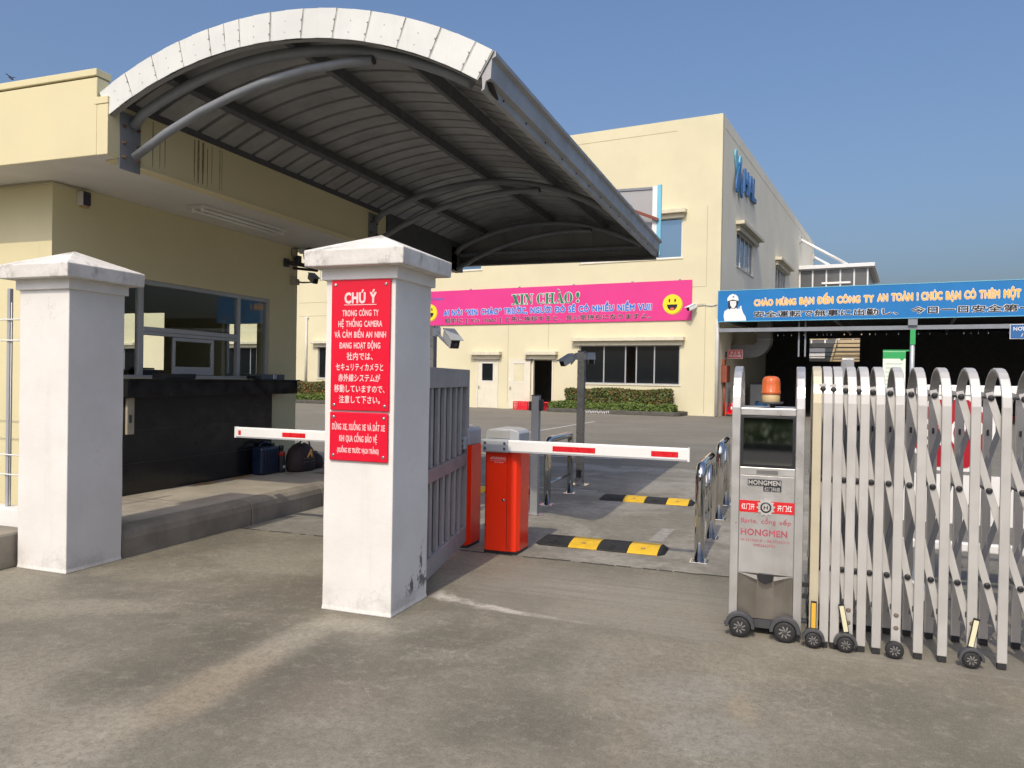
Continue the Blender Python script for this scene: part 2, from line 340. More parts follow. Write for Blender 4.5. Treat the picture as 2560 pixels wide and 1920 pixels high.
# lettering: Blender's built-in font, turned into meshes
CAPH = {}
def text(parent, body, u0, u1, vb, cap, d, mat, name='lettering', bold=0., shear=0., depth=.003, face='-Y', cjk=False, solid=False):
    """one line of lettering; bold strokes are built by laying shifted copies of the glyphs over each other"""
    def mk(t):
        c = bpy.data.curves.new('t', 'FONT'); c.body = t; c.size = 1; c.extrude = .01; c.shear = shear; c.resolution_u = 3; c.space_word = 1.45; c.space_character = 1.06
        if solid: c.offset = bold
        o = bpy.data.objects.new('t', c); COL.objects.link(o)
        bpy.context.view_layer.update()
        me = bpy.data.meshes.new_from_object(o.evaluated_get(bpy.context.evaluated_depsgraph_get()))
        bpy.data.objects.remove(o); bpy.data.curves.remove(c); return me
    if cjk not in CAPH:
        h = mk('国' if cjk else 'H'); CAPH[cjk] = max(v.co.y for v in h.vertices); bpy.data.meshes.remove(h)
    FIX = {'Ơ': 'O', 'Ớ': 'Ó', 'Ờ': 'Ò', 'Đ': 'D'}; plain = ''.join(FIX.get(ch, ch) for ch in body); extra = []
    for q, ch in enumerate(body):
        if ch in FIX:
            a_ = mk(plain[:q+1]); b_ = mk(plain[q]); hi = max(v.co.x for v in a_.vertices); lo = hi-max(v.co.x for v in b_.vertices)+min(v.co.x for v in b_.vertices); H_ = CAPH[cjk]
            bpy.data.meshes.remove(a_); bpy.data.meshes.remove(b_)
            if ch == 'Đ': extra.append([(lo-.09, H_*.46), (lo+.24, H_*.46), (lo+.24, H_*.56), (lo-.09, H_*.56)])
            else: extra.append([(hi-.10, H_*.86), (hi+.02, H_*.90), (hi+.07, H_*1.10), (hi-.02, H_*1.10)])
    src = mk(plain)
    x0 = min(v.co.x for v in src.vertices); x1 = max(v.co.x for v in src.vertices)
    b = 0 if solid else bold
    sx = (u1-u0)/(x1-x0+2*b); sz = cap/CAPH[cjk]; off = parent.loc if isinstance(parent, Thing) else Vector(parent['_off'])
    sh_ = [(0, 0)] if not b else ([(b*math.cos(k*math.pi/(4 if b > .03 else 2)), b*math.sin(k*math.pi/(4 if b > .03 else 2))) for k in range(8 if b > .03 else 4)]+([(0, 0)] if b > .05 else []))
    V, F = [], []
    vs_ = [v.co.copy() for v in src.vertices]; fs_ = [tuple(p.vertices) for p in src.polygons]
    for pl in extra:
        q0 = len(vs_); vs_ += [Vector((x_, y_, .0102)) for x_, y_ in pl]; fs_.append((q0, q0+1, q0+2, q0+3))
    for q, (du, dv) in enumerate(sh_):
        base = len(V)
        for c in vs_:
            u = u0+(c.x-x0+b+du)*sx; w = vb+(c.y+dv)*sz; k = (c.z+.01)/.02*(depth+q*max(.00005, depth*.03))
            V.append(tuple((Vector((u, d-k, w)) if face == '-Y' else Vector((d+k, u, w)))-off))
        F += [tuple(base+i_ for i_ in f) for f in fs_]
    bpy.data.meshes.remove(src)
    me = bpy.data.meshes.new(name); me.from_pydata(V, [], F); me.materials.append(mat)
    o = bpy.data.objects.new(name, me); COL.objects.link(o); o.parent = parent.o if isinstance(parent, Thing) else parent; o['_off'] = tuple(off)
    return o
def screws(T, pts, y, r=.009, mat=None, name='screw', d=.006):
    for (x, z) in pts: Mb().lathe([(r, 0), (r, -d*.5), (r*.6, -d)], (x, y, z), 12, 'Y').build(name, mat or CHROME, T)

# ------------------------------------------------------------------ ground and markings
def sheet(name, x0, x1, y0, y1, z, mat, frame='B', nx=1, ny=1):
    m = Mb()
    for j in range(ny):
        for i in range(nx):
            a, b = x0+(x1-x0)*i/nx, x0+(x1-x0)*(i+1)/nx; c, d = y0+(y1-y0)*j/ny, y0+(y1-y0)*(j+1)/ny
            m.poly([(a, c, z), (b, c, z), (b, d, z), (a, d, z)])
    o = m.build(name, mat, frame=frame, kind='structure'); return o
YARDM = asphalt('yard_asphalt', (.135, .127, .104), (.195, .184, .152))
sheet('ground', -1200, 1200, -900, 1500, -.012, YARDM)
sheet('yard_pavement', -60, 60, 6.06, 75, -.004, YARDM)
sheet('concrete_apron', -14, 14, -5.5, 6.05, .0, concrete_ground())
LANE = asphalt('rough_lane_concrete', (.145, .137, .114), (.225, .213, .18), False, .5, .8)
sheet('lane_slab', -4.95, .9, 6.055, 13.2, .001, LANE)
# ragged expansion joint filler
m = Mb(); x = -4.9
while x < 1.2:
    w = random.uniform(.05, .16); yy = 6.052+random.uniform(-.01, .012); m.box(x, x+w, yy-random.uniform(.004, .012), yy+random.uniform(.004, .012), -.002, .005); x += w+random.choice((0, 0, .02, .1))
o = m.build('joint_filler', paint('tar_joint', (.05, .047, .042), .8, bump=.2)); o['kind'] = 'structure'
def strip(name, pts, w, z=.005, frame='B'):
    m = Mb(); (x0, y0), (x1, y1) = pts; d = Vector((x1-x0, y1-y0)).normalized(); q = Vector((-d.y, d.x))*w/2
    m.poly([(x0-q.x, y0-q.y, z), (x1-q.x, y1-q.y, z), (x1+q.x, y1+q.y, z), (x0+q.x, y0+q.y, z)])
    o = m.build(name, MARK, frame=frame); o['kind'] = 'structure'; return o
strip('painted_line', ((-6.9, 16.5), (-6.42, 26.6)), .13)
strip('painted_line', ((-5.0, 9.93), (-2.80, 9.97)), .06)
strip('painted_line', ((-2.63, 9.96), (-2.36, 9.99)), .06)
o = strip('painted_line', ((-1.12, 7.10), (-1.09, 7.78)), .13); o.data.materials[0] = paint('faded_white_line', (.31, .30, .27), .85, var=.3, scale=16, bump=.3)
strip('painted_line', ((-6.3, 13.9), (-2.9, 14.25)), .12)
sheet('road', -200, 200, -8.3, -5.55, .002, asphalt('road_asphalt', (.06, .058, .054), (.09, .087, .08)))
sheet('lawn', -200, 200, -60, -8.45, .03, GRASSM)
bx(-60, 60, -8.5, -8.28, -.01, .16).build('kerb', KERB, kind='structure')
m = Mb()
for i in range(9000):
    x, y = random.uniform(-9, 26), -8.6-random.random()**1.5*12; h = random.uniform(.06, .3); a = random.random()*6.28; w = .05
    m.cur = random.randrange(2); b0 = (x, y, .02); m.poly([(x-w*math.cos(a), y-w*math.sin(a), .02), (x+w*math.cos(a), y+w*math.sin(a), .02), (x+random.uniform(-.1, .1), y+random.uniform(-.1, .1), h)])
o = m.build('grass', LEAF2, recalc=False); o['kind'] = 'stuff'

# ------------------------------------------------------------------ traffic island and its kerb
isl = bx(-6.42, -5.16, 4.66, 9.25, -.01, .232).build('pavement', paint('island_slab', (.36, .325, .26), .85, var=.2, scale=2.5, streak=0, bump=.4, bscale=40), kind='structure')
def kerb_piece(y0, y1, hook=False):
    pr = [(-5.17, -.01), (-4.985, -.01), (-4.985, .15), (-5.0, .20), (-5.035, .228), (-5.09, .240), (-5.17, .242)]
    m = Mb().prism(pr, lambda u, v, d: (u, d, v), y0, y1); o = m.build('kerb_stone', ISLK, isl, bevel=.008); return o
for a, b in ((4.67, 6.24), (6.25, 7.46), (7.47, 8.35)): kerb_piece(a, b-.004)
m = Mb(); cx, cy = -5.75, 8.35      # rounded end of the island
for k in range(13):
    a = math.pi/2*k/12
for k in range(12):
    a0, a1 = math.pi/2*k/12, math.pi/2*(k+1)/12
    def q(a, r, z): return (cx+r*math.cos(a), cy+r*math.sin(a)*1.15, z)
    rr = [(.765, -.01), (.765, .15), (.75, .2), (.715, .228), (.60, .242)]
    for i in range(len(rr)-1): m.poly([q(a0, *rr[i]), q(a1, *rr[i]), q(a1, *rr[i+1]), q(a0, *rr[i+1])])
    m.poly([q(a0, .6, .242), q(a1, .6, .242), (cx, cy, .242)])
m.build('kerb_stone', ISLK, isl)

# ------------------------------------------------------------------ gate pillars
def worn_pillar(peel):
    n = N('worn_pillar_paint'); sep = n.new('ShaderNodeSeparateXYZ'); n.t.links.new(n.tc.outputs['Object'], sep.inputs[0]); X, Y, Z = sep.outputs
    c = n.mix(n.ramp(n.noise(3, 6, .6), .3, .7), (.68, .66, .62), (.74, .725, .685))
    g = n.noise(2.2, 6, .65, n.vec((5, 5, .35))); c = n.mix(n.ramp(g, .55, .8, 0, .16), c, (.48, .46, .42))
    sc = n.noise(5, 7, .7, n.vec((1, 1, 1), (3, 7, 1))); c = n.mix(n.ramp(sc, .62, .72, 0, .35), c, (.56, .53, .48))          # scuffs
    low = n.ramp(Z, .0, .28, 1, 0); c = n.mix(n.math('MULTIPLY', low, n.ramp(n.noise(6, 6, .7), .4, .7, 0, .55)), c, (.36, .34, .30))   # splash dirt at the foot
    cr = n.noise(1.9, 8, .6, None, .6); line = n.ramp(n.math('ABSOLUTE', n.math('SUBTRACT', cr, .5)), 0, .0035, 1, 0)
    c = n.mix(n.math('MULTIPLY', n.math('MULTIPLY', line, n.ramp(n.noise(1.2, 3), .52, .62)), .5), c, (.3, .28, .26))           # hair cracks
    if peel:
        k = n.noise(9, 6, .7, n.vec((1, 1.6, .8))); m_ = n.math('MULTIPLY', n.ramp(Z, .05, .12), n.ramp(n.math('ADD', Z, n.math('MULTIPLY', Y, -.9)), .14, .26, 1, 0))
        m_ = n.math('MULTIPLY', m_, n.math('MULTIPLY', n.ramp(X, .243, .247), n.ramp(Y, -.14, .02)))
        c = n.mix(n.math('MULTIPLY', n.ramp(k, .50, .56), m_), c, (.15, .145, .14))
    h = n.noise(35, 5, .65); n.bsdf(c, .75, 0, n.math('ADD', n.math('MULTIPLY', h, .6), n.math('MULTIPLY', n.noise(4, 4), 1.2)), .35, .006, .35); return n.m
def pillar(x0, y0, lab, peel=False):
    x1, y1 = x0+.5, y0+.5; cx, cy = (x0+x1)/2, (y0+y1)/2
    T = Thing('gate_pillar', lab, 'pillar', (cx, cy, 0), group='masonry gate pillars')
    m = Mb(); n = 9                                   # slightly uneven rendered faces
    def ring(z, g): return [(x0-g, y0-g, z), (x1+g, y0-g, z), (x1+g, y1+g, z), (x0-g, y1+g, z)]
    zs = [0, .03, .3, .6, .9, 1.2, 1.5, 1.8, 2.11]; b = 0
    for i, z in enumerate(zs): m.v += ring(z, .004 if i == 0 else random.uniform(-.0015, .0015))
    for i in range(len(zs)-1):
        for k in range(4): m.face((i*4+k, i*4+(k+1) % 4, (i+1)*4+(k+1) % 4, (i+1)*4+k))
    m.face((0, 3, 2, 1)); e = (len(zs)-1)*4; m.face((e, e+1, e+2, e+3)); m.build('shaft', worn_pillar(peel), T, bevel=.006)
    Mb().box(x0-.022, x1+.022, y0-.022, y1+.022, 2.105, 2.185).build('collar', WHITEP, T, bevel=.006)
    a = .10; m = Mb(); lo = ring(2.183, a); hi = ring(2.285, a+.004); m.v += lo+hi+[(cx, cy, 2.43)]
    m.face((0, 3, 2, 1))
    for k in range(4): m.face((k, (k+1) % 4, 4+(k+1) % 4, 4+k)); m.face((4+k, 4+(k+1) % 4, 8))
    m.build('cap', CAPP, T, bevel=.007); return T
pillar(-5.475, 4.155, 'white masonry pillar at the far left, without any sign, in front of the guard window')
PM = pillar(-2.78, 4.175, 'white masonry pillar carrying the two red notice boards', True)
# notice boards
def board(lab, x0, x1, z0, z1, y):
    T = Thing('notice_board', lab, 'sign', ((x0+x1)/2, y, z0), group='red notice boards on the gate pillar')
    bx(x0, x1, y-.012, y, z0, z1).build('board', SIGNR, T, bevel=.006)
    screws(T, [(x, z) for x in (x0+.03, x1-.03) for z in (z0+.033, z1-.033)], y-.0122, .011); return T
YB_ = 4.150
T = board('tall red notice board headed CHÚ Ý on the white pillar', -2.731, -2.308, 1.280, 2.106, YB_+.021)
yt = YB_+.021-.0125
L = lambda s, a, b, z, h, **k: text(T, s, a, b, z, h, yt, PINKT, bold=k.pop('bold', .02), depth=.0015, **k)
L('CHÚ Ý', -2.634, -2.404, 1.958, .062, bold=.045)
bx(-2.636, -2.404, yt-.0015, yt, 1.944, 1.948).build('underline', PINKT, T)
L('TRONG CÔNG TY', -2.648, -2.388, 1.876, .036); L('HỆ THỐNG CAMERA', -2.676, -2.362, 1.808, .036)
L('VÀ CẢM BIẾN AN NINH', -2.703, -2.334, 1.740, .036); L('ĐANG HOẠT ĐỘNG', -2.664, -2.373, 1.672, .036)
J = dict(bold=.016, cjk=True)
L('社内では、', -2.612, -2.425, 1.603, .041, **J); L('セキュリティカメラと', -2.69, -2.35, 1.535, .041, **J)
L('赤外線システムが', -2.671, -2.37, 1.467, .041, **J); L('移動していますので、', -2.70, -2.338, 1.399, .041, **J); L('注意して下さい。', -2.664, -2.37, 1.331, .041, **J)
T = board('lower red notice board about getting off vehicles, under the tall one', -2.732, -2.312, .962, 1.270, YB_+.021)
L('DỪNG XE, XUỐNG XE VÀ DẮT XE', -2.711, -2.332, 1.158, .037); L('KHI QUA CỔNG BẢO VỆ', -2.657, -2.387, 1.085, .037); L('(XUỐNG XE TRƯỚC VẠCH TRẮNG)', -2.672, -2.373, 1.015, .028, bold=.03)

# ------------------------------------------------------------------ wall with openings
def wall(fn, u0, u1, v0, v1, holes, t, name, mat, parent):
    """wall sheet of thickness t: fn(u,v,d) with d=0 at the outer face; openings get reveals"""
    us = sorted({u0, u1, *[h[0] for h in holes], *[h[1] for h in holes]}); vs_ = sorted({v0, v1, *[h[2] for h in holes], *[h[3] for h in holes]})
    m = Mb()
    for i in range(len(us)-1):
        for j in range(len(vs_)-1):
            a, b, c, d = us[i], us[i+1], vs_[j], vs_[j+1]; mu, mv = (a+b)/2, (c+d)/2
            if any(h[0] < mu < h[1] and h[2] < mv < h[3] for h in holes): continue
            for dd in (0, t): m.poly([fn(a, c, dd), fn(b, c, dd), fn(b, d, dd), fn(a, d, dd)])
    for (a, b, c, d) in list(holes)+[(u0, u1, v0, v1)]:
        m.poly([fn(a, c, 0), fn(a, d, 0), fn(a, d, t), fn(a, c, t)]); m.poly([fn(b, c, 0), fn(b, d, 0), fn(b, d, t), fn(b, c, t)])
        m.poly([fn(a, d, 0), fn(b, d, 0), fn(b, d, t), fn(a, d, t)]); m.poly([fn(a, c, 0), fn(b, c, 0), fn(b, c, t), fn(a, c, t)])
    return m.build(name, mat, parent, recalc=False)

# ------------------------------------------------------------------ gatehouse
GH = Thing('gatehouse', 'cream gatehouse with a flat overhanging roof and a black stone counter', 'building', (-8, 7, 0))
XW, XB, Y0, Y1 = -6.5, -10.4, 5.24, 9.04
WIN = (6.0, 8.45, 1.44, 2.5)
wall(lambda u, v, d: (XW-d, u, v), Y0, Y1, 0, 3.281, [WIN], .16, 'wall', YELLOW, GH)
wall(lambda u, v, d: (u, Y0+d, v), XB, XW-.161, 0, 3.281, [], .16, 'wall', YELLOW, GH)
RW1, RW2 = (-9.75, -8.72, 1.50, 2.44), (-7.66, -7.05, 1.46, 2.26)
wall(lambda u, v, d: (u, Y1-d, v), XB, XW-.161, 0, 3.281, [RW1, RW2], .16, 'wall', YELLOW, GH)
wall(lambda u, v, d: (XB+d, u, v), Y0+.161, Y1-.161, 0, 3.281, [], .16, 'wall', YELLOW, GH)
bx(XB+.17, XW-.17, Y0+.17, Y1-.17, .2, .24).build('floor', FLOORD, GH)
# roof: soffit, fascias, coping
bx(-11.4, -5.29, 4.74, 9.36, 3.283, 3.33).build('soffit', SOFFIT, GH)
bx(-11.4, -5.385, 4.73, 4.85, 3.284, 3.925).build('fascia', YELLOW, GH, bevel=.006)
bx(-11.4, -5.385, 4.722, 4.88, 3.94, 3.998).build('coping', YELLOW, GH, bevel=.006)
bx(-11.4, -5.392, 4.745, 4.86, 3.922, 3.943).build('drip_groove', paint('dark_groove', (.2, .175, .11), .8), GH)
bx(-5.384, -5.265, 4.732, 4.852, 3.284, 3.70).build('fascia_step', YELLOW, GH, bevel=.004)
bx(-5.41, -5.262, 4.726, 4.90, 3.701, 3.76).build('step_coping', YELLOW, GH, bevel=.004)
bx(-5.40, -5.28, 4.853, 9.36, 3.284, 3.725).build('side_fascia', YELLOW, GH, bevel=.005)
bx(-5.42, -5.27, 4.855, 9.36, 3.262, 3.283).build('drip_edge', YELLOW, GH, bevel=.003)
bx(-11.4, -5.401, 9.25, 9.36, 3.331, 3.72).build('back_fascia', YELLOW, GH)
bx(-11.39, -5.402, 4.886, 9.24, 3.55, 3.62).build('roof_slab', SOFFIT, GH)
# weather streaks on the side fascia: thin runs of dark algae
m = Mb(); SM = paint('algae_run', (.26, .225, .135), .9, var=.4, scale=20)
for y, w, z0, z1 in ((5.22, .012, 3.30, 3.70), (5.30, .008, 3.31, 3.6), (5.36, .01, 3.33, 3.7), (5.72, .016, 3.3, 3.70), (5.77, .03, 3.29, 3.71), (5.83, .03, 3.30, 3.70), (5.89, .012, 3.29, 3.66), (5.95, .008, 3.33, 3.7), (6.06, .01, 3.29, 3.7), (6.09, .007, 3.30, 3.7), (4.93, .01, 3.29, 3.6), (4.97, .007, 3.3, 3.65)):
    pts = [(y-w*.35, z1), (y-w*.5, (z0+z1)/2), (y-w*.2, z0), (y+w*.25, z0+.02), (y+w*.5, (z0+z1)/2+.03), (y+w*.4, z1)]; m.prism(pts, lambda u, v, d: (d, u, v), -5.285, -5.2788)
m.build('algae_streak', SM, GH)
# window wall
def gwin():
    y0, y1, z0, z1 = WIN; X = XW-.05
    fr = Mb()
    for a, b, c, d in ((y0, y1, z1-.045, z1), (y0, y1, z0, z0+.03), (y0, y0+.045, z0+.0305, z1-.0455), (y1-.045, y1, z0+.0305, z1-.0455), (6.29, 6.35, z0+.0305, z1-.0455), (7.845, 7.895, z0+.0305, z1-.0455)): fr.box(X-.03, X+.03, a, b, c, d)
    w = fr.build('window', FRAME, GH, bevel=.003)
    bx(X-.03, X+.034, 6.351, 7.844, 1.945, 1.995).build('transom', FRAME, w, bevel=.003)
    bx(X-.028, X+.030, 6.351, 7.844, 1.905, 1.943).build('track', FRAME, w, bevel=.003)
    for a, b, c, d in ((6.35, 7.845, 1.996, z1-.046), (7.896, y1-.046, z0+.031, z1-.046), (y0+.046, 6.289, z0+.031, z1-.046)):
        bx(X-.004, X+.002, a, b, c, d).build('pane', GLASS, w)
    # sliding sash, pushed to the middle
    s = Mb(); a, b, c, d = 6.78, 7.43, 1.475, 1.90
    for q in ((a, b, d-.04, d), (a, b, c, c+.095), (a, a+.035, c+.0955, d-.0405), (b-.045, b, c+.0955, d-.0405)): s.box(X+.004, X+.028, *q)
    sh = s.build('sliding_sash', FRAME, w, bevel=.003)
    bx(X+.012, X+.017, a+.036, b-.046, c+.096, d-.041).build('sash_pane', GLASS, w)
gwin()
for (a, b, c, d), mull in ((RW1, -9.30), (RW2, None)):
    fr = Mb(); Y = Y1-.06
    for q in ((a, b, d-.04, d), (a, b, c, c+.04), (a, a+.03, c+.041, d-.041), (b-.03, b, c+.041, d-.041)): fr.box(q[0], q[1], Y-.025, Y+.025, q[2], q[3])
    if mull: fr.box(mull-.06, mull+.06, Y-.024, Y+.024, c+.041, d-.041)
    w = fr.build('window', FRAME, GH); bx(a+.031, b-.031, Y-.003, Y+.003, c+.041, d-.041).build('pane', GLASS, w)
bx(-6.36, -6.33, 5.28, 8.30, .233, 1.245).build('counter_front', BLACKG, GH, bevel=.003)
for z in (.555, .90): bx(-6.331, -6.3285, 5.93, 8.30, z-.0015, z+.0015).build('stone_joint', paint('stone_joint', (.05, .045, .03), .6), GH)
bx(-6.499, -6.20, 5.85, 8.66, 1.246, 1.412).build('counter_apron', BLACKG, GH, bevel=.003)
bx(-6.55, -6.175, 5.84, 8.69, 1.4125, 1.432).build('counter_top', BLACKG, GH, bevel=.003)
bx(-6.499, -6.362, 5.9, 8.295, .233, 1.24).build('counter_core', YELLOW, GH)
oc = bx(-6.329, -6.30, 5.945, 6.035, .86, 1.235).build('meter_box', paint('stained_box', (.45, .40, .30), .7, var=.2, streak=.4), GH, bevel=.004)
bx(-6.2995, -6.296, 5.965, 6.0, .98, 1.06).build('meter_window', DGREY, oc)
m = Mb()
for x in (-6.27, -6.235):
    for (a, b) in ((6.85, 7.18), (7.42, 7.80)): m.box(x-.012, x+.012, a, b, .2322, .2345)
o = m.build('hazard_tape', paint('worn_orange_tape', (.50, .22, .03), .7, var=.2, scale=10)); tag(o, 'worn orange hazard tape stuck on the island before the black counter', 'tape')
# things at the gatehouse
T = Thing('soffit_light', 'twin fluorescent batten light under the gatehouse soffit', 'lamp', (-5.9, 7.2, 3.28))
bx(-6.02, -5.80, 6.42, 7.85, 3.252, 3.2815).build('body', SOFFIT, T, bevel=.006)
for x in (-5.97, -5.85):
    Mb().cyl((x, 6.47, 3.232), (x, 7.80, 3.232), .014, 12).build('fluorescent_tube', WHT, T)
    for y in (6.455, 7.80): bx(x-.016, x+.016, y, y+.016, 3.21, 3.2515).build('lamp_holder', WHT, T)
T = Thing('siren_box', 'small dark siren box high on the gatehouse wall', 'siren', (-6.45, 5.55, 3.1))
bx(-6.499, -6.44, 5.50, 5.52, 3.11, 3.24).build('back_plate', SOFFIT, T)
bx(-6.499, -6.43, 5.522, 5.605, 3.115, 3.235).build('housing', paint('purple_black_plastic', (.035, .03, .055), .4), T, bevel=.012)
bx(-6.4985, -6.432, 5.525, 5.602, 3.236, 3.246).build('lid', DGREY, T)
bx(-6.4985, -6.45, 5.53, 5.60, 3.095, 3.1145).build('base', TANP, T)
Mb().tube([(-10.3, 5.23, 3.255), (-6.6, 5.23, 3.258), (-6.49, 5.232, 3.262), (-6.488, 5.30, 3.262), (-6.488, 5.48, 3.26), (-6.488, 5.51, 3.24)], .008, 6).build('electric_cable', paint('cream_conduit', (.5, .45, .32), .6)); tag(bpy.data.objects['electric_cable'], 'thin cream cable run under the gatehouse soffit to the siren box', 'cable')
# horn speaker and floodlight on the corner bracket
T = Thing('horn_speaker', 'dark horn loudspeaker on an angle-iron bracket at the gatehouse corner', 'speaker', (-6.4, 9.0, 3.0))
bx(-6.499, -6.46, 8.72, 8.80, 2.98, 3.09).build('wall_plate', DGREY, T)
Mb().bar((-6.46, 8.76, 3.04), (-6.36, 9.32, 3.04), .05, .05).build('bracket_arm', paint('rusty_angle', (.06, .04, .035), .8, var=.3), T)
Mb().bar((-6.46, 8.9, 2.98), (-6.36, 9.32, 3.0), .03, .03).build('bracket_stay', paint('rusty_angle', (.06, .04, .035), .8), T)
m = Mb(); c = Vector((-6.38, 9.14, 3.17)); ax_ = Vector((.8, -.6, 0)).normalized()
path = [c-ax_*.14, c-ax_*.05, c+ax_*.02, c+ax_*.08, c+ax_*.12]; m.tube(path, [.035, .05, .07, .11, .125], 20); m.build('horn', paint('horn_grey', (.055, .05, .045), .6), T)
bx(-6.46, -6.40, 8.92, 9.0, 3.06, 3.16).build('driver', DGREY, T, bevel=.01)
Mb().tube([(-6.45, 8.92, 3.10), (-6.47, 8.86, 3.16), (-6.47, 8.86, 3.24), (-6.45, 8.92, 3.26), (-6.4, 9.02, 3.25)], .006, 6).build('speaker_wire', BLK, T)
bx(-6.42, -6.37, 8.96, 9.0, 3.19, 3.25).build('junction_block', WHT, T)

def bullet_cam(lab, base, pos, aim, size=1., grp=None, basebox=True, mat=CAMG, arm=True):
    T = Thing('security_camera', lab, 'camera', base, group=grp); b, p, a = Vector(base), Vector(pos), Vector(aim).normalized(); s = size
    side = a.cross(Vector((0, 0, 1))).normalized(); up = side.cross(a)
    Mb().obox(p, a*.10*s, side*.042*s, up*.042*s).build('housing', mat, T, bevel=.014*s)
    h = Mb().obox(p+up*.05*s+a*.02*s, a*.115*s, side*.05*s, up*.004*s).build('sun_shield', mat, T, bevel=.003*s)
    f = Mb().obox(p+a*.1005*s, a*.004*s, side*.034*s, up*.034*s).build('front_plate', BLK, T, bevel=.002)
    Mb().cyl(p+a*.104*s, p+a*.112*s, .018*s, 14).build('lens', GLASSD, T)
    if arm:
        k = p-a*.06*s-up*.045*s
        Mb().tube([b, b+(k-b)*.45+Vector((0, 0, -.02*s)), k+Vector((0, 0, -.03*s)), k], .012*s, 8).build('arm', mat, T)
    if basebox: Mb().obox(b, side*.035*s, a*.025*s, Vector((0, 0, .035*s))).build('base', mat, T, bevel=.004)
    return T
bullet_cam('security camera on an arm at the gatehouse corner, under the horn loudspeaker', (-6.47, 8.98, 2.80), (-6.40, 9.27, 2.88), (.55, -.35, -.32), 1.05, 'security cameras', mat=paint('camera_beige', (.30, .27, .21), .5))
bx(-6.499, -6.46, 8.88, 8.97, 2.75, 2.87).build('cable_box', paint('box_beige', (.42, .38, .28), .6)); tag(bpy.data.objects['cable_box'], 'small beige cable box on the gatehouse corner beside the camera', 'cable box')
# items on and behind the counter
T = Thing('letter_tray', 'flat black letter tray on the counter before the guard window', 'tray', (-6.32, 6.62, 1.432))
bx(-6.46, -6.26, 6.42, 6.84, 1.433, 1.442).build('tray_base', BLK, T); bx(-6.46, -6.25, 6.42, 6.43, 1.4425, 1.49).build('tray_side', BLK, T); bx(-6.46, -6.25, 6.83, 6.84, 1.4425, 1.49).build('tray_side', BLK, T); bx(-6.262, -6.25, 6.4305, 6.8295, 1.4425, 1.488).build('tray_front', BLK, T)
T = Thing('office_printer', 'black office machine standing behind the guard window', 'printer', (-6.62, 6.55, 1.44))
bx(-6.78, -6.60, 6.40, 6.64, 1.30, 1.53).build('body', BLK, T, bevel=.01); bx(-6.77, -6.63, 6.42, 6.62, 1.531, 1.55).build('lid', DGREY, T)
bx(-7.0, -6.665, Y0+.2, Y1-.2, 1.26, 1.30).build('inner_desk', BEIGE); tag(bpy.data.objects['inner_desk'], 'long desk board inside the gatehouse under the window', 'desk')
T = Thing('office_chair', 'black office chair inside the gatehouse at the left pane', 'chair', (-7.1, 6.2, .24))
Mb().tube([(-7.25, 6.0, 1.15), (-7.25, 6.0, 1.55), (-7.22, 6.02, 1.72), (-7.18, 6.05, 1.80)], [.2, .24, .2, .08], 14).build('backrest', BLK, T)
bx(-7.3, -6.85, 5.9, 6.35, .70, .78).build('seat', BLK, T, bevel=.03); Mb().cyl((-7.1, 6.12, .3), (-7.1, 6.12, .7), .03).build('gas_column', DGREY, T)
for k in range(5): a = k*1.2566; Mb().bar((-7.1, 6.12, .30), (-7.1+.28*math.cos(a), 6.12+.28*math.sin(a), .27), .04, .03, (0, 0, 1)).build('foot', DGREY, T)
T = Thing('document_box', 'grey blue document box lying on the right end of the black counter', 'box file', (-6.3, 8.15, 1.432))
bx(-6.40, -6.26, 8.02, 8.46, 1.433, 1.50).build('box', paint('box_slate', (.10, .115, .14), .6), T, bevel=.004); bx(-6.2598, -6.2585, 8.22, 8.25, 1.44, 1.495).build('spine_label', WHT, T)
bx(-6.2598, -6.2585, 8.27, 8.285, 1.44, 1.495).build('spine_label', WHT, T)
T = Thing('cable_coil', 'loose coil of black cable on the counter next to the document box', 'cable', (-6.32, 7.9, 1.432))
pts = []
for k in range(60): a = k*.55; pts.append((-6.32+.05*math.cos(a), 7.9+.09*math.sin(a)+.01*math.sin(k), 1.441+.0006*k+.004*math.sin(k*1.3)))
Mb().tube(pts, .006, 6).build('coil', BLK, T)

# luggage at the end of the counter
T = Thing('water_canister', 'dark blue ribbed water canister on the island beside the black counter', 'canister', (-6.22, 8.02, .233))
m = Mb(); m.box(-6.30, -6.13, 7.86, 8.20, .234, .58); cb = m.build('body', paint('navy_plastic', (.006, .016, .045), .35, bump=.05), T, bevel=.03)
for k in range(5): bx(-6.129, -6.122, 7.91+k*.055, 7.93+k*.055, .28, .53).build('rib', paint('navy_plastic', (.006, .016, .045), .35), T, bevel=.003)
Mb().tube([(-6.21, 7.90, .575), (-6.21, 7.92, .62), (-6.21, 8.02, .64), (-6.21, 8.10, .62), (-6.21, 8.12, .575)], .014, 8).build('handle', paint('navy_plastic', (.006, .016, .045), .35), T)
Mb().cyl((-6.21, 8.165, .575), (-6.21, 8.165, .615), .026).build('cap', BLK, T)
T = Thing('vacuum_flask', 'black flask with a red band standing between canister and holdall', 'flask', (-6.17, 8.28, .233))
Mb().lathe([(.05, .234), (.052, .25), (.052, .44), (.045, .47), (.03, .50), (.03, .54), (.034, .545), (.034, .58)], (-6.15, 8.26, 0), 18).build('body', BLK, T)
Mb().lathe([(.0535, .445), (.0535, .49), (.05, .50)], (-6.15, 8.26, 0), 18).build('band', paint('band_red', (.35, .03, .02), .5), T)
bx(-6.098, -6.0965, 8.235, 8.27, .29, .325).build('label', WHT, T)
T = Thing('holdall_bag', 'dark brown holdall with an orange letter A on its side', 'bag', (-6.05, 8.45, .233))
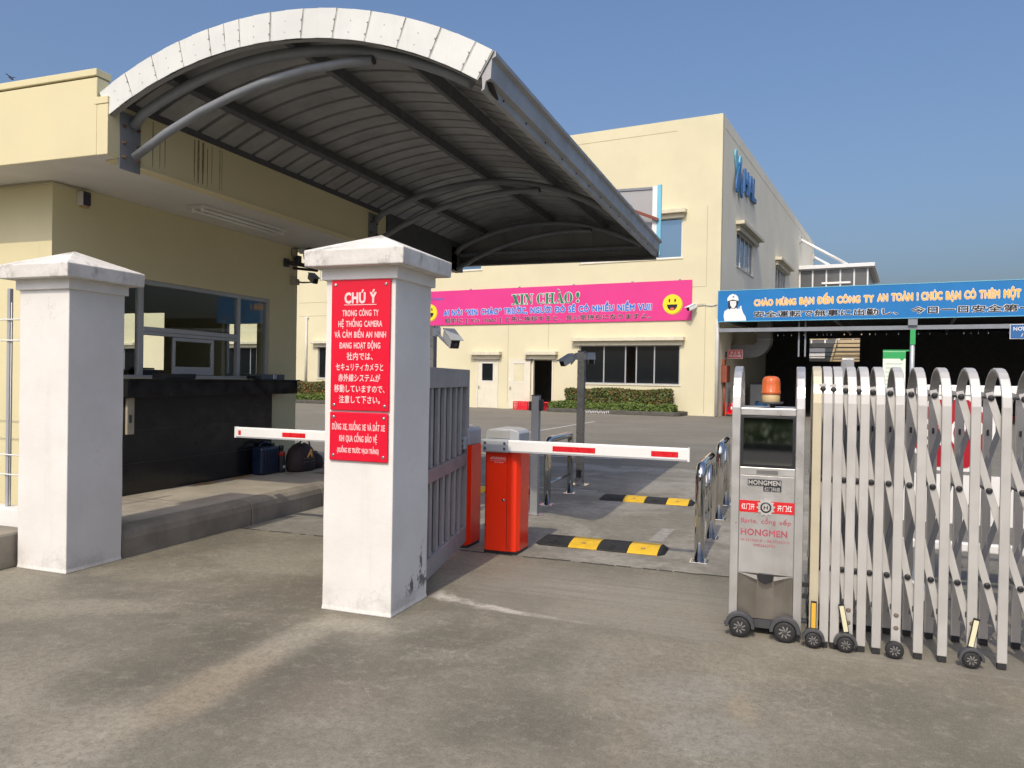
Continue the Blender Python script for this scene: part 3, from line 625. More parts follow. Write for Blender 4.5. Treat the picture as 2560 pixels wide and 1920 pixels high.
def blob(cx, cy, z0, sx, sy, h, n=20, sq=.7):
    m = Mb(); prof = [(0, .93), (.08, 1.), (.3, 1.03), (.55, .98), (.75, .86), (.9, .62), (1., .25)]
    for (t, k) in prof:
        for i in range(n):
            a = 2*math.pi*i/n; ca, sa = math.cos(a), math.sin(a); w = k*(1+.035*math.sin(3*a+t*5)+.02*math.sin(7*a+t*9))
            m.v.append((cx+sx*w*math.copysign(abs(ca)**sq, ca), cy+sy*w*math.copysign(abs(sa)**sq, sa), z0+h*t+.012*math.sin(2*a+1)*(t > .4)))
    for j in range(len(prof)-1):
        for i in range(n): m.face((j*n+i, j*n+(i+1) % n, (j+1)*n+(i+1) % n, (j+1)*n+i), True)
    m.face(range(n)); m.face([(len(prof)-1)*n+i for i in range(n)][::-1]); return m
BAGM = paint('brown_nylon', (.028, .017, .018), .7, var=.2, bump=.2)
blob(-6.03, 8.52, .234, .14, .21, .36).build('body', BAGM, T)
for s in (-1, 1): Mb().tube([(-5.98+.02*s, 8.40, .57), (-5.97, 8.42, .63), (-5.99, 8.52, .655), (-5.98, 8.62, .62), (-5.98, 8.65, .55)], .010, 6).build('handle', BLK, T)
text(T, 'A', 8.46, 8.57, .42, .10, -5.893, TXORANGE, 'lettering', bold=.01, shear=.3, face='+X', depth=.012)
for z in (.36, .40): bx(-5.897, -5.884, 8.40, 8.63, z, z+.006).build('piping', paint('piping_brown', (.2, .12, .09), .6), T)
T = Thing('soft_bag', 'small limp dark bag lying behind the brown holdall', 'bag', (-6.05, 8.85, .233))
blob(-6.08, 8.86, .234, .12, .15, .20).build('body', BAGM, T); Mb().tube([(-6.03, 8.76, .42), (-6.0, 8.8, .47), (-6.02, 8.88, .45)], .01, 6).build('strap', BLK, T)

# ------------------------------------------------------------------ arched canopy
CN = Thing('arched_canopy', 'arched metal canopy over the vehicle lane beside the gatehouse', 'canopy', (-3.6, 8.3, 3.4))
CXc, CZc, RC = -3.72, .70, 3.5
def arc(r, x): return CZc+math.sqrt(max(0, r*r-(x-CXc)**2))
A0, A1 = math.asin((-5.36-CXc)/RC), math.asin((-1.90-CXc)/RC)
def ap(r, t, y): a = A0+(A1-A0)*t; return (CXc+r*math.sin(a), y, CZc+r*math.cos(a))
CY0, CY1 = 4.77, 12.0
# ribbed roof sheet
NA = 30; nb = 28; bay = (CY1-CY0)/nb
for g in range(0, nb, 4):
    m = Mb(); ys = []
    for b_ in range(g, g+4):
        y = CY0+b_*bay; ys += [(y, 0), (y+bay-.062, 0), (y+bay-.054, .055), (y+bay-.016, .055), (y+bay-.008, 0)]
    ys.append((CY0+(g+4)*bay+.004, -.001))
    for (y, h) in ys: m.v += [ap(RC-.045+h, k/NA, y) for k in range(NA+1)]
    for jj in range(len(ys)-1):
        for k in range(NA): b = jj*(NA+1)+k; m.face((b, b+1, b+NA+2, b+NA+1))
    o = m.build('roof_sheet', SHEETU, CN, recalc=False); s_ = o.modifiers.new('thick', 'SOLIDIFY'); s_.thickness = .003
# white flashing panels along the near edge, lapped one over the next
NP = 25
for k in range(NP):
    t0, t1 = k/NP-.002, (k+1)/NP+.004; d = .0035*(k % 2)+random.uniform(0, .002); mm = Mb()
    ro, ri = RC+.012, RC-.205
    pts = [ap(ro, t0, 0), ap(ro, t1, 0), ap(ri, t1, 0), ap(ri, t0, 0)]
    mm.prism([(p[0], p[2]) for p in pts], lambda u, v, dd: (u, dd+(.004 if v < 3.9 else 0)*0, v), 4.745-d, 4.750-d)
    o = mm.build('flashing_panel', FASC, CN, bevel=.0015, segs=1); o.rotation_euler = (0, 0, 0)
    mm = Mb(); mm.poly([ap(ro+.001, t0, 4.747), ap(ro+.001, t1, 4.747), ap(ro+.001, t1, 4.95), ap(ro+.001, t0, 4.95)]); q = mm.build('flashing_return', FASC, o)
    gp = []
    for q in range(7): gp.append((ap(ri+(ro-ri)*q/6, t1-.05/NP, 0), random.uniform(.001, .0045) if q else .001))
    mm = Mb(); pts_ = [(p[0]-w_, p[2]) for p, w_ in gp]+[(p[0]+w_*.8, p[2]) for p, w_ in gp[::-1]]; mm.prism(pts_, lambda u, v, dd: (u, dd, v), 4.7428-d, 4.7445-d); mm.build('seam_shade', paint('seam_shade_paint', (.16, .145, .12), .8, var=.3, scale=30), o)  # thin dark strip painted as the shadow line the lap does not cast
    for rv in (.24, .62):
        p = ap(ri+(ro-ri)*rv, t1-.12/NP, 4.744-d); Mb().lathe([(.006, 0), (.005, -.003)], p, 8, 'Y').build('rivet', GALV, o)
# back trim
m = Mb()
for k in range(30): m.poly([ap(RC-.21, k/30, 4.752), ap(RC-.21, (k+1)/30, 4.752), ap(RC-.21, (k+1)/30, 4.80), ap(RC-.21, k/30, 4.80)])
m.build('flashing_hem', SHEETU, CN)
# outer gutter along the lane
pr = [(-1.945, 3.455), (-1.905, 3.435), (-1.88, 3.45), (-1.872, 3.50), (-1.835, 3.515), (-1.828, 3.645), (-1.80, 3.66), (-1.80, 3.69), (-1.83, 3.705), (-1.95, 3.71), (-1.95, 3.55)]
Mb().prism([(u-.07 if u > -1.93 else u-.02, v) for u, v in pr], lambda u, v, d: (u, d, v), 4.758, 11.98).build('gutter', GALV, CN)
for k in range(14): bx(-1.944, -1.936, 5.1+k*.5, 5.112+k*.5, 3.478, 3.492).build('gutter_clip', DGREY, CN)
m = Mb(); m.tube([(-1.945, 4.79, 3.51), (-1.938, 4.84, 3.49), (-1.94, 4.9, 3.475), (-1.945, 5.0, 3.46)], [.018, .026, .02, .006], 7); m.build('torn_edge', paint('rust_black', (.03, .022, .018), .9, var=.3), CN)
# purlins
for (x, r) in ((-4.80, RC-.10), (-3.62, RC-.10), (-2.70, RC-.10)):
    a = math.asin((x-CXc)/RC); c = Vector((CXc+(r-.03)*math.sin(a), (4.86+11.9)/2, CZc+(r-.03)*math.cos(a)))
    Mb().obox(c, Vector((math.cos(a), 0, -math.sin(a)))*.032, Vector((0, 3.52, 0)), Vector((math.sin(a), 0, math.cos(a)))*.05).build('purlin', RAFT, CN, bevel=.004)
bx(-5.45, -5.272, 4.90, 11.99, 3.726, 3.80).build('wall_closure', RAFT, CN)
# arched ribs with a half-arch strut below, on bracket plates
for i, y in enumerate((4.97, 9.0, 11.65)):
    path = [ap(RC-.205, t/24, y) for t in range(0, 24)]; path = [p for p in path if p[0] < -1.95]
    path[0] = (-5.24, y, 3.58)
    Mb().tube(path, .041, 14).build('arch_tube', TUBE, CN)
    st = [(-5.20, 3.312), (-4.86, 3.485), (-4.513, 3.621), (-4.2, 3.715), (-3.892, 3.788), (-3.5, 3.838), (-3.172, 3.851), (-2.92, 3.84)]
    Mb().tube([(x, y-.02, z) for x, z in st], .035, 14).build('strut_tube', TUBE, CN)
    Mb().lathe([(.031, 0), (.031, .004)], (-2.917, y-.02, 3.84), 14, 'X').build('tube_cap', DGREY, CN)
    pl = bx(-5.279, -5.262, y-.12, y+.10, 3.20 if i < 2 else 3.3, 3.68).build('bracket_plate', TUBE, CN, bevel=.003)
    for z in (3.30, 3.42, 3.56):
        for yy in (y-.08, y+.07): Mb().lathe([(.016, 0), (.016, .012), (.008, .013), (.008, .03)], (-5.262, yy, z), 6, 'X', False).build('bolt', paint('rusty_bolt', (.2, .12, .07), .7, .5), pl)
# closed far gable of upright sheets and its tie beam
NG = 16
for k in range(NG):
    x0, x1 = -5.3+(3.36)*k/NG, -5.3+(3.36)*(k+1)/NG; d = .009*(k % 2)
    pts = [(x0-.02, 3.44), (x1+.02, 3.44), (x1+.02, arc(RC+.03, min(x1+.02, -1.9))), (x0-.02, arc(RC+.03, x0-.02))]
    Mb().prism(pts, lambda u, v, dd: (u, dd, v), 12.0+d, 12.006+d).build('gable_sheet', SHEETU, CN)
bx(-5.3, -2.0, 11.86, 11.95, 3.56, 3.61).build('tie_beam', TUBE, CN)
bx(-5.3, -1.95, 11.88, 11.99, 3.40, 3.46).build('tie_beam', RAFT, CN)
bx(-5.40, -5.262, 9.365, 12.0, 3.30, 3.725).build('edge_beam', RAFT, CN)
# sign standing on the far end of the canopy, seen from behind
T = Thing('roof_sign', 'back of a grey sign board with a blue edge above the far canopy end', 'sign', (-2.7, 12.6, 3.5))
bx(-4.2, -2.125, 12.60, 12.64, 3.6, 4.69).build('board', paint('grey_board_back', (.36, .36, .365), .7, var=.04), T)
bx(-4.2, -2.11, 12.585, 12.599, 4.66, 4.70).build('board_frame', TUBE, T); 
Mb().prism([(-2.124, 3.58), (-2.05, 3.58), (-2.045, 4.71), (-2.124, 4.70)], lambda u, v, d: (u, d, v), 12.55, 12.60).build('side_strip', WHT, T)
Mb().prism([(-2.049, 3.56), (-1.98, 3.56), (-1.978, 4.72), (-2.044, 4.71)], lambda u, v, d: (u, d, v), 12.54, 12.60).build('side_strip', LBLUE, T)
Mb().bar((-2.6, 12.4, 4.36), (-2.02, 12.52, 4.14), .045, .045).build('brace', MAROON, T)
for x in (-4.0, -2.4): bx(x-.03, x+.03, 12.06, 12.10, 3.5, 4.3).build('foot_bracket', TUBE, T); bx(x-.03, x+.03, 12.1005, 12.5995, 3.9, 3.95).build('foot_bracket', TUBE, T)
# ------------------------------------------------------------------ open swing leaf of the pedestrian gate
T = Thing('swing_gate', 'open grey steel gate leaf behind the sign pillar', 'gate', (-2.45, 5.0, 0))
p0, p1 = Vector((-2.36, 4.70, 0)), Vector((-2.66, 6.20, 0)); dl = (p1-p0).normalized(); LN = (p1-p0).length; nn = Vector((dl.y, -dl.x, 0))
def lp(u, z, off=0): q = p0+dl*u+nn*off; return (q.x, q.y, z)
def lbox(u0, u1, z0, z1, t, name, mat=GATEG, bev=.004, off=0):
    c = Vector(lp((u0+u1)/2, (z0+z1)/2, off)); return Mb().obox(c, dl*(u1-u0)/2, nn*t/2, Vector((0, 0, (z1-z0)/2))).build(name, mat, T, bevel=bev)
lbox(0, .075, .06, 1.57, .05, 'stile'); lbox(LN-.075, LN, .06, 1.57, .05, 'stile')
lbox(.076, LN-.076, 1.42, 1.57, .05, 'top_rail'); lbox(.076, LN-.076, .06, .20, .05, 'bottom_rail'); lbox(.076, LN-.076, .74, .84, .05, 'middle_rail', paint('grey_rose_paint', (.26, .235, .24), .45))
for k in range(6):
    u = .076+(LN-.152)*(k+1)/7
    lbox(u-.03, u+.03, .2005, .7395, .03, 'bar'); lbox(u-.03, u+.03, .8405, 1.4195, .03, 'bar')
lbox(.077, LN-.077, .19, 1.43, .004, 'back_sheet', paint('gate_back_sheet', (.15, .15, .155), .5), 0, -.022)
lbox(LN-.05, LN-.02, -.002, .0595, .02, 'drop_bolt', DGREY)
for z in (.3, 1.3): Mb().cyl((p0.x+.01, p0.y-.012, z-.06), (p0.x+.01, p0.y-.012, z+.06), .018).build('hinge', GATEG, T)

# ------------------------------------------------------------------ boom barriers
def barrier(lab, x0, y0, sgn, xe, word):
    """housing 0.3 x 0.3 with its near left foot at x0,y0; the arm runs to xe"""
    T = Thing('boom_barrier', lab, 'barrier', (x0+.15, y0+.15, 0), group='boom barriers'); x1, y1 = x0+.305, y0+.30
    fo = [(x0, y0+.02), (x0+.02, y0), (x1-.10, y0), (x1-.095, y0+.004), (x1-.06, y0), (x1-.02, y0+.02), (x1, y0+.07), (x1, y1), (x0, y1)]
    Mb().prism(fo, lambda u, v, d: (u, v, d), .025, .905).build('housing', RED, T, bevel=.004)
    bx(x0+.004, x1-.004, y0+.006, y1-.004, 0, .026).build('base_plate', BLK, T)
    bx(x1-.098, x1-.0945, y0-.0015, y0+.0005, .03, .90).build('panel_gap', BLK, T)
    Mb().lathe([(.013, 0), (.013, -.004), (.007, -.005)], (x1-.13, y0, .46), 14, 'Y').build('door_lock', CHROME, T)
    def q(u, v, d): return (u, d, v)
    top = [(x0+.002, .905), (x1-.002, .905), (x1-.002, 1.03), (x1-.02, 1.055), (x1-.09, 1.072), (x0+.09, 1.072), (x0+.025, 1.06), (x0+.002, 1.035)]
    hd = Mb().prism(top, q, y0+.012, y1-.004).build('hood', CAMG, T, bevel=.01)
    bx(x0+.03, x1-.085, y0+.006, y0+.0115, .985, 1.055).build('hood_panel', paint('hood_silver', (.46, .46, .44), .35, .3), hd, bevel=.004)
    cx = x0+.10 if sgn > 0 else x1-.10
    a, b = (x0, x0+.235) if sgn > 0 else (x1-.235, x1)
    cl = bx(a, b, y0-.075, y0-.012, .872, .985).build('arm_clamp', paint('clamp_grey', (.36, .385, .41), .4), T, bevel=.016)
    Mb().cyl((cx, y0-.0125, .93), (cx, y0+.014, .93), .05).build('drive_shaft', DGREY, cl)
    for ux in ((.03, .205) if sgn > 0 else (.03, .205)):
        for z in (.905, .952): Mb().lathe([(.012, 0), (.012, -.004), (.009, -.006)], (a+ux, y0-.0755, z), 6, 'Y', False).build('bolt', DGREY, cl)
    s0 = b-.005 if sgn > 0 else a+.005; lo, hi = min(s0, xe), max(s0, xe)
    prf = [(-.06, .882), (-.02, .878), (-.02, .972), (-.03, .98), (-.05, .98), (-.06, .972)]
    am = Mb().prism([(u+y0, v) for u, v in prf], lambda u, v, d: (d, u, v), lo, hi).build('arm', WHT, T, bevel=.003)
    bx(lo+.005, hi-.005, y0-.061, y0-.0585, .8785, .892).build('arm_edge_strip', FRAME, am)
    e0, e1 = (xe-.012, xe+.004) if sgn > 0 else (xe-.004, xe+.012)
    bx(e0, e1, y0-.063, y0-.017, .876, .983).build('end_cap', WHT, am)
    if sgn > 0: st = [(-1.80, -1.44), (-.99, -.78)]
    else: st = [(-5.02, -4.99), (-4.51, -4.25), (-3.75, -3.45)]
    for u, v in st: bx(u, v, y0-.0617, y0-.0602, .905, .948).build('reflective_strip', REFL, am)
    if sgn > 0:
        text(T, 'ePARKING', x0+.052, x0+.192, .807, .021, y0-.0008, PINKT, bold=.012, depth=.0015)
        bx(x0+.052, x0+.192, y0-.0016, y0-.0004, .795, .797).build('underline', PINKT, T)
        text(T, 'FUJICA PARKING', x0+.088, x0+.17, .778, .009, y0-.0008, PINKT, bold=.004, depth=.0015)
    return T
barrier('red boom barrier with its white arm reaching right across the lane', -2.423, 6.06, 1, -.697, True)
barrier('red boom barrier half hidden behind the grey gate leaf, arm reaching left', -2.91, 6.13, -1, -5.06, False)
def anchor(T, p):
    for dx in (-.05, .05):
        for dy in (-.05, .05): Mb().lathe([(.008, 0), (.008, .01), (.004, .011), (.004, .02)], (p[0]+dx, p[1]+dy, p[2]), 6).build('anchor_bolt', CHROME, T)

# ------------------------------------------------------------------ rubber speed humps
def hump(lab, x0, y0, nseg, wid=.265, first=0, yw=.42):
    T = Thing('speed_hump', lab, 'speed bump', (x0+nseg*wid/2, y0+yw/2, 0), group='black and yellow rubber speed humps')
    H = .05; prof = [(0, .002), (0, .014), (.06, .032), (.14, .046), (.21, .05), (.28, .046), (.36, .032), (.42, .014), (.42, .002)]
    for k in range(nseg):
        a = x0+k*wid+.002; b = a+wid-.004; yel = (k+first) % 2 == 1
        o = Mb().prism([(u*yw/.42, v) for u, v in prof], lambda u, v, d: (d, y0+u, v), a, b).build('rubber_segment', YEL if yel else RUB, T, bevel=.004)
        for i in range(9):     # raised tread ribs in a chevron
            u = a+.02+i*(wid-.05)/9; s = 1 if i < 4 else -1
            def zz(y): t = (y-y0)/yw*.42; return next((p[1]+(q[1]-p[1])*(t-p[0])/(q[0]-p[0]) for p, q in zip(prof[1:-1], prof[2:-1]) if p[0] <= t <= q[0]), .01)
            ya, yb = y0+.03, y0+yw*.46; Mb().bar((u+.03*s, ya, zz(ya)+.001), (u+.0, yb, zz(yb)+.001), .008, .006, (0, 0, 1)).build('tread_rib', YEL if yel else RUB, o)
        Mb().lathe([(.018, 0), (.018, .003), (.011, .0031)], (a+wid*.48, y0+.085, .0385), 12).build('fixing_bolt', CHROME if k % 2 else RUB, o)
    for (xx, s) in ((x0, -1), (x0+nseg*wid, 1)):
        m = Mb(); P0 = [(xx, y0+u*yw/.42, v) for u, v in prof]; ap_ = (xx+s*.055, y0+yw/2, .003)
        for i in range(len(P0)-1): m.poly([P0[i], P0[i+1], (xx+s*.055, y0+yw*(.15+.7*(i/(len(P0)-1))), .004)])
        m.poly([P0[0], *[(xx+s*.055, y0+yw*(.15+.7*(i/(len(P0)-1))), .004) for i in range(len(P0))], P0[-1]]); m.build('end_wedge', RUB, T)
hump('near black and yellow rubber speed hump just behind the red barrier', -2.07, 6.53, 4)
hump('farther black and yellow rubber speed hump, half in the canopy shadow', -2.14, 9.28, 4)
hump('black and yellow rubber speed hump in the left lane, seen between barrier housings', -4.74, 9.20, 6)

# ------------------------------------------------------------------ stainless hoop rails
def hoop(lab, x, ya, yb, h, low=.30, nb=3):
    T = Thing('hoop_rail', lab, 'railing', (x, (ya+yb)/2, 0), group='polished steel hoop rails'); r = .041; c = .09
    pa = [(x, ya, .004)]+[(x, ya, h-c)]+[(x, ya+c*(1-math.cos(t*math.pi/12)), h-c+c*math.sin(t*math.pi/12)) for t in range(1, 7)]
    pb = [(x, yb-c*(1-math.cos(t*math.pi/12)), h-c+c*math.sin(t*math.pi/12)) for t in range(6, 0, -1)]+[(x, yb, h-c), (x, yb, .004)]
    Mb().tube(pa+pb, r, 20).build('hoop', CHROME, T)
    Mb().cyl((x, ya+r, low), (x, yb-r, low), .017).build('lower_bar', CHROME, T)
    for k in range(nb): y = ya+(yb-ya)*(k+1)/(nb+1); Mb().cyl((x, y, low+.016), (x, y, h-r+.004), .016).build('upright_bar', CHROME, T)
    for y in (ya, yb):
        f = bx(x-.075, x+.075, y-.075, y+.075, 0, .008).build('foot_plate', CHROME, T, bevel=.002); anchor(T, (x, y, .008))
hoop('nearest polished steel hoop rail, right of the near speed hump', -.655, 6.48, 7.50, .79)
hoop('second polished steel hoop rail, just behind the nearest one', -.665, 8.58, 9.6, .80)
hoop('polished steel hoop rail left of the lane behind the red barrier', -2.655, 8.66, 9.68, .775, .25, 0)
# grey reader post
T = Thing('reader_post', 'square grey post with a black card reader behind the red barrier', 'post', (-2.585, 7.95, 0))
bx(-2.628, -2.542, 7.92, 8.0, .008, 1.31).build('post', paint('post_grey', (.33, .345, .35), .4, .3), T, bevel=.006); bx(-2.63, -2.54, 7.918, 8.002, 1.311, 1.322).build('cap', DGREY, T)
bx(-2.541, -2.505, 7.93, 7.99, 1.15, 1.27).build('card_reader', BLK, T, bevel=.006); bx(-2.66, -2.629, 7.93, 7.99, 1.15, 1.25).build('card_reader', BLK, T, bevel=.006)
bx(-2.67, -2.50, 7.88, 8.04, 0, .008).build('foot_plate', CHROME, T); anchor(T, (-2.585, 7.96, .008))
# camera pole with two cameras
POLE = paint('pole_steel', (.30, .295, .28), .3, .7, var=.1)
T = Thing('camera_pole', 'tall square steel pole in the lane carrying two cameras', 'pole', (-2.74, 10.5, 0))
bx(-2.79, -2.69, 10.45, 10.55, .01, 1.90).build('pole', POLE, T, bevel=.006); bx(-2.86, -2.62, 10.38, 10.62, 0, .010).build('foot_plate', CHROME, T)
bx(-2.775, -2.705, 10.446, 10.4495, .11, .22).build('hand_hole', BLK, T); anchor(T, (-2.74, 10.5, .010))
bx(-2.792, -2.688, 10.448, 10.552, 1.901, 1.91).build('cap', DGREY, T)
bullet_cam('camera on the left side of the tall lane pole, tilted down', (-2.81, 10.47, 1.83), (-2.93, 10.42, 1.77), (-.42, -.75, -.42), 1.15, 'security cameras')
bullet_cam('camera on the right side of the tall lane pole, tilted down', (-2.67, 10.47, 1.83), (-2.575, 10.40, 1.79), (.22, -.85, -.38), 1.1, 'security cameras')
T = Thing('camera_pole', 'steel pole hidden behind the sign pillar that carries a camera', 'pole', (-3.28, 6.75, 0))
bx(-3.32, -3.24, 6.71, 6.79, .01, 2.0).build('pole', POLE, T, bevel=.006); bx(-3.36, -3.2, 6.67, 6.83, 0, .01).build('foot_plate', CHROME, T)
bullet_cam('large grey camera sticking out right of the sign pillar, tilted down', (-3.235, 6.75, 1.95), (-2.98, 6.55, 1.86), (.60, -.62, -.42), 1.2, 'security cameras')

# ------------------------------------------------------------------ motor head of the folding gate
MH = Thing('gate_motor_head', 'stainless motor head of the folding gate with amber beacon and red band', 'gate motor', (-.09, 4.95, 0)); YH = 4.70
def arch(T, x, y0, y1, h, w, name='arch', mat=ALU, zb=.02, t=.018):
    """inverted U of flat profile in the plane of depth"""
    r = (y1-y0)/2; cy = (y0+y1)/2; out, inn = [], []
    for a in range(0, 13): th = math.pi*a/12; out.append((cy-r*math.cos(th), h-r+r*math.sin(th))); inn.append((cy-(r-t)*math.cos(th), h-r+(r-t)*math.sin(th)))
    pts = [(y0, zb)]+out+[(y1, zb), (y1-t, zb)]+inn[::-1]+[(y0+t, zb)]
    return Mb().prism(pts, lambda u, v, d: (d, u, v), x-w/2, x+w/2).build(name, mat, T, bevel=.004)
for x in (-.2745, .0835): arch(MH, x, YH, YH+.50, 1.60, .048, 'side_arch', STEEL, .06, .03)
bx(-.249, .0585, YH+.004, YH+.44, 1.306, 1.350).build('top_bar', STEEL, MH, bevel=.005)
bx(-.249, .0585, YH+.012, YH+.43, 1.0, 1.3055).build('cabinet', DGREY, MH)
sc_ = bx(-.246, .0555, YH+.006, YH+.0115, 1.004, 1.302).build('screen', BLK, MH, bevel=.002); bx(-.232, .0415, YH+.0035, YH+.0058, 1.016, 1.29).build('screen_glass', paint('mirror_screen', (.26, .27, .26), .04, 1., var=.02, bump=0, rvar=.01), sc_)
bx(-.249, .0585, YH+.004, YH+.43, .953, .9995).build('shelf_bar', STEEL, MH, bevel=.003); bx(-.155, -.035, YH+.002, YH+.0038, .962, .985).build('name_slot', paint('slot_grey', (.25, .24, .23), .4, .6), MH)
pn = bx(-.249, .0585, YH+.008, YH+.43, .372, .9525).build('front_panel', STEEL, MH, bevel=.003); yp = YH+.0078
bx(-.203, -.015, yp-.004, yp, .893, .930).build('badge', BADGE, MH); bx(-.115, -.015, yp-.0038, yp, .862, .8925).build('badge', BADGE, MH)
text(MH, 'HONGMEN', -.198, -.02, .898, .026, yp-.0042, ALU, bold=.03, depth=.001); text(MH, '红门科技', -.108, -.022, .866, .02, yp-.0042, ALU, bold=.01, depth=.001, cjk=True)
bx(-.2485, .058, yp-.0016, yp, .733, .802).build('red_band', paint('band_red_vinyl', (.62, .02, .025), .35), MH)
text(MH, '红门开', -.236, -.162, .752, .030, yp-.0018, WHT, bold=.01, depth=.001, cjk=True); text(MH, '开门红', -.035, .045, .752, .030, yp-.0018, WHT, bold=.01, depth=.001, cjk=True)
m = Mb(); pts = []
for k in range(48): a = 2*math.pi*k/48; rr = .052 if (k % 4) in (0, 1) else .043; pts.append((-.099+rr*math.cos(a), .7665+rr*math.sin(a)))
m.prism(pts, lambda u, v, d: (u, d, v), yp-.006, yp-.0017); g = m.build('gear_emblem', ALU, MH)
Mb().lathe([(.031, 0), (.031, -.002), (.024, -.0021)], (-.099, yp-.006, .7665), 24, 'Y').build('gear_ring', BADGE, g); Mb().lathe([(.022, 0), (.022, -.003)], (-.099, yp-.008, .7665), 24, 'Y').build('gear_hub', ALU, g)
text(MH, 'H', -.111, -.087, .756, .021, yp-.0112, BADGE, bold=.02, depth=.001)
text(MH, 'Barie, cổng xếp', -.238, .040, .670, .026, yp-.0005, TXMAR, bold=.008, depth=.001)
text(MH, 'HONGMEN', -.238, .022, .598, .036, yp-.0005, TXMAR, bold=.03, depth=.001)
text(MH, '04.22154318 - 08.37542315', -.238, .032, .562, .014, yp-.0005, TXMAR, bold=.002, depth=.001); text(MH, '0982650791', -.165, -.045, .534, .014, yp-.0005, TXMAR, bold=.002, depth=.001)
sk = [(-.249, YH+.008), (-.145, YH+.035), (-.045, YH+.035), (.0585, YH+.008), (.0585, YH+.43), (-.249, YH+.43)]
Mb().prism(sk, lambda u, v, d: (u, v, d), .10, .3715).build('skirt', paint('dull_skirt_steel', (.33, .30, .255), .38, .85, var=.12, streak=.3), MH, bevel=.003)
for s in ((-.249, -.142, .0), (.0585, -.048, .0)): Mb().poly([(s[0], YH+.002, .374), (s[1], YH+.002, .365), (s[1], YH+.002, .338)]).build('splash_trim', STEEL, MH)
Mb().prism([(-.135, .378), (-.055, .378), (-.055, .335), (-.095, .315), (-.135, .335)], lambda u, v, d: (u, d, v), YH-.004, YH+.034).build('sensor', BLK, MH, bevel=.003)
Mb().box(-.20, .01, YH+.04, YH+.40, .045, .0995).build('drive_box', DGREY, MH)
def wheel(T, x, y, z, r, fender=True, name='wheel'):
    w = Mb().lathe([(r*.62, -.018), (r*.93, -.018), (r, -.010), (r, .010), (r*.93, .018), (r*.62, .018)], (x, y, z), 28, 'Y').build(name, RUB, T)
    Mb().lathe([(r*.60, -.016), (r*.60, .016)], (x, y, z), 24, 'Y').build('rim', paint('rim_grey', (.10, .10, .105), .45, .4), w)
    for k in range(8):
        a = k*math.pi/4; Mb().bar((x+r*.2*math.cos(a), y-.018, z+r*.2*math.sin(a)), (x+r*.56*math.cos(a+.35), y-.018, z+r*.56*math.sin(a+.35)), r*.12, .006).build('spoke', paint('spoke_grey', (.30, .29, .27), .45, .5), w)
    Mb().lathe([(r*.24, 0), (r*.22, -.006), (r*.1, -.008)], (x, y-.017, z), 16, 'Y').build('hub_cap', DGREY, w)
    if fender:
        R0, R1 = r*1.06, r*1.38; pts = [(x+R1*math.cos(a), z+R1*math.sin(a)*1.02) for a in [math.pi*(-.02)+math.pi*1.04*k/16 for k in range(17)]]+[(x+R0*math.cos(a), z+R0*math.sin(a)) for a in [math.pi*(1.02)-math.pi*1.04*k/16 for k in range(17)]]
        Mb().prism(pts, lambda u, v, d: (u, d, v), y-.024, y+.024).build('fender', DGREY, T, bevel=.003)
for x in (-.232, .018): wheel(MH, x, YH-.035, .063, .061)
Mb().cyl((-.32, YH-.03, .075), (-.285, YH-.03, .075), .012).build('side_stub', DGREY, MH)
for x in (-.232, .018): wheel(MH, x, YH+.49, .059, .057)
# amber beacon
T = Thing('amber_beacon', 'orange warning beacon on the gate motor head', 'beacon', (-.085, 4.88, 1.35)); bxx, byy = -.085, 4.85
Mb().lathe([(.015, 1.3505), (.015, 1.38)], (bxx+.01, byy, 0), 14).build('stem', BLK, T)
Mb().lathe([(.055, 1.372), (.068, 1.374), (.072, 1.386), (.068, 1.386), (.05, 1.380)], (bxx, byy, 0), 28).build('drip_tray', DGREY, T)
Mb().lathe([(.05, 1.3805), (.052, 1.386), (.052, 1.428), (.05, 1.43)], (bxx, byy, 0), 28).build('beacon_base', TANP, T)
m = Mb(); prof = [(.055, 1.4305), (.056, 1.446), (.052, 1.450), (.052, 1.50), (.048, 1.522), (.036, 1.536), (.015, 1.540)]; n = 48
for (r_, z) in prof:
    for k in range(n): a = 2*math.pi*k/n; rr = r_*(1+(.018*math.cos(12*a) if z > 1.449 else 0)); m.v.append((bxx+rr*math.cos(a), byy+rr*math.sin(a), z))
for j in range(len(prof)-1):
    for k in range(n): m.face((j*n+k, j*n+(k+1) % n, (j+1)*n+(k+1) % n, (j+1)*n+k), True)
m.face([(len(prof)-1)*n+k for k in range(n)]); m.face(range(n)); m.build('lens', AMBER, T)

# ------------------------------------------------------------------ folding gate
FG = Thing('folding_gate', 'extendable silver folding gate of arched uprights and crossed bars', 'gate', (.8, 4.85, 0))
GX = [.170, .226, .281, .352, .418, .496, .593, .703, .820, .958, .100+1.0, 1.262, 1.43, 1.60, 1.775, 1.95, 2.125, 2.30, 2.475, 2.65, 2.825]
YG0, YG1 = 4.655, 5.08
YELM = paint('stained_profile', (.58, .52, .37), .45, .3, var=.08, streak=.3, bump=.03)
for i, x in enumerate(GX):
    arch(FG, x, YG0, YG1, 1.602, .048, 'arch_upright', YELM if i == 0 else ALU, .035)
    for y in (YG0+.014, YG1-.014): bx(x-.021, x+.021, y-.012, y+.012, .004, .0345).build('foot_pad', RUB, FG)
GREYBAR = paint('dull_link_bar', (.26, .265, .27), .5, .3, var=.1, bump=.03)
BO = [(GX[i]+GX[i+1])/2 for i in range(len(GX)-1)]
ROWS = [1.47, .962, .455]
sh = lambda k: ROWS[k]-0
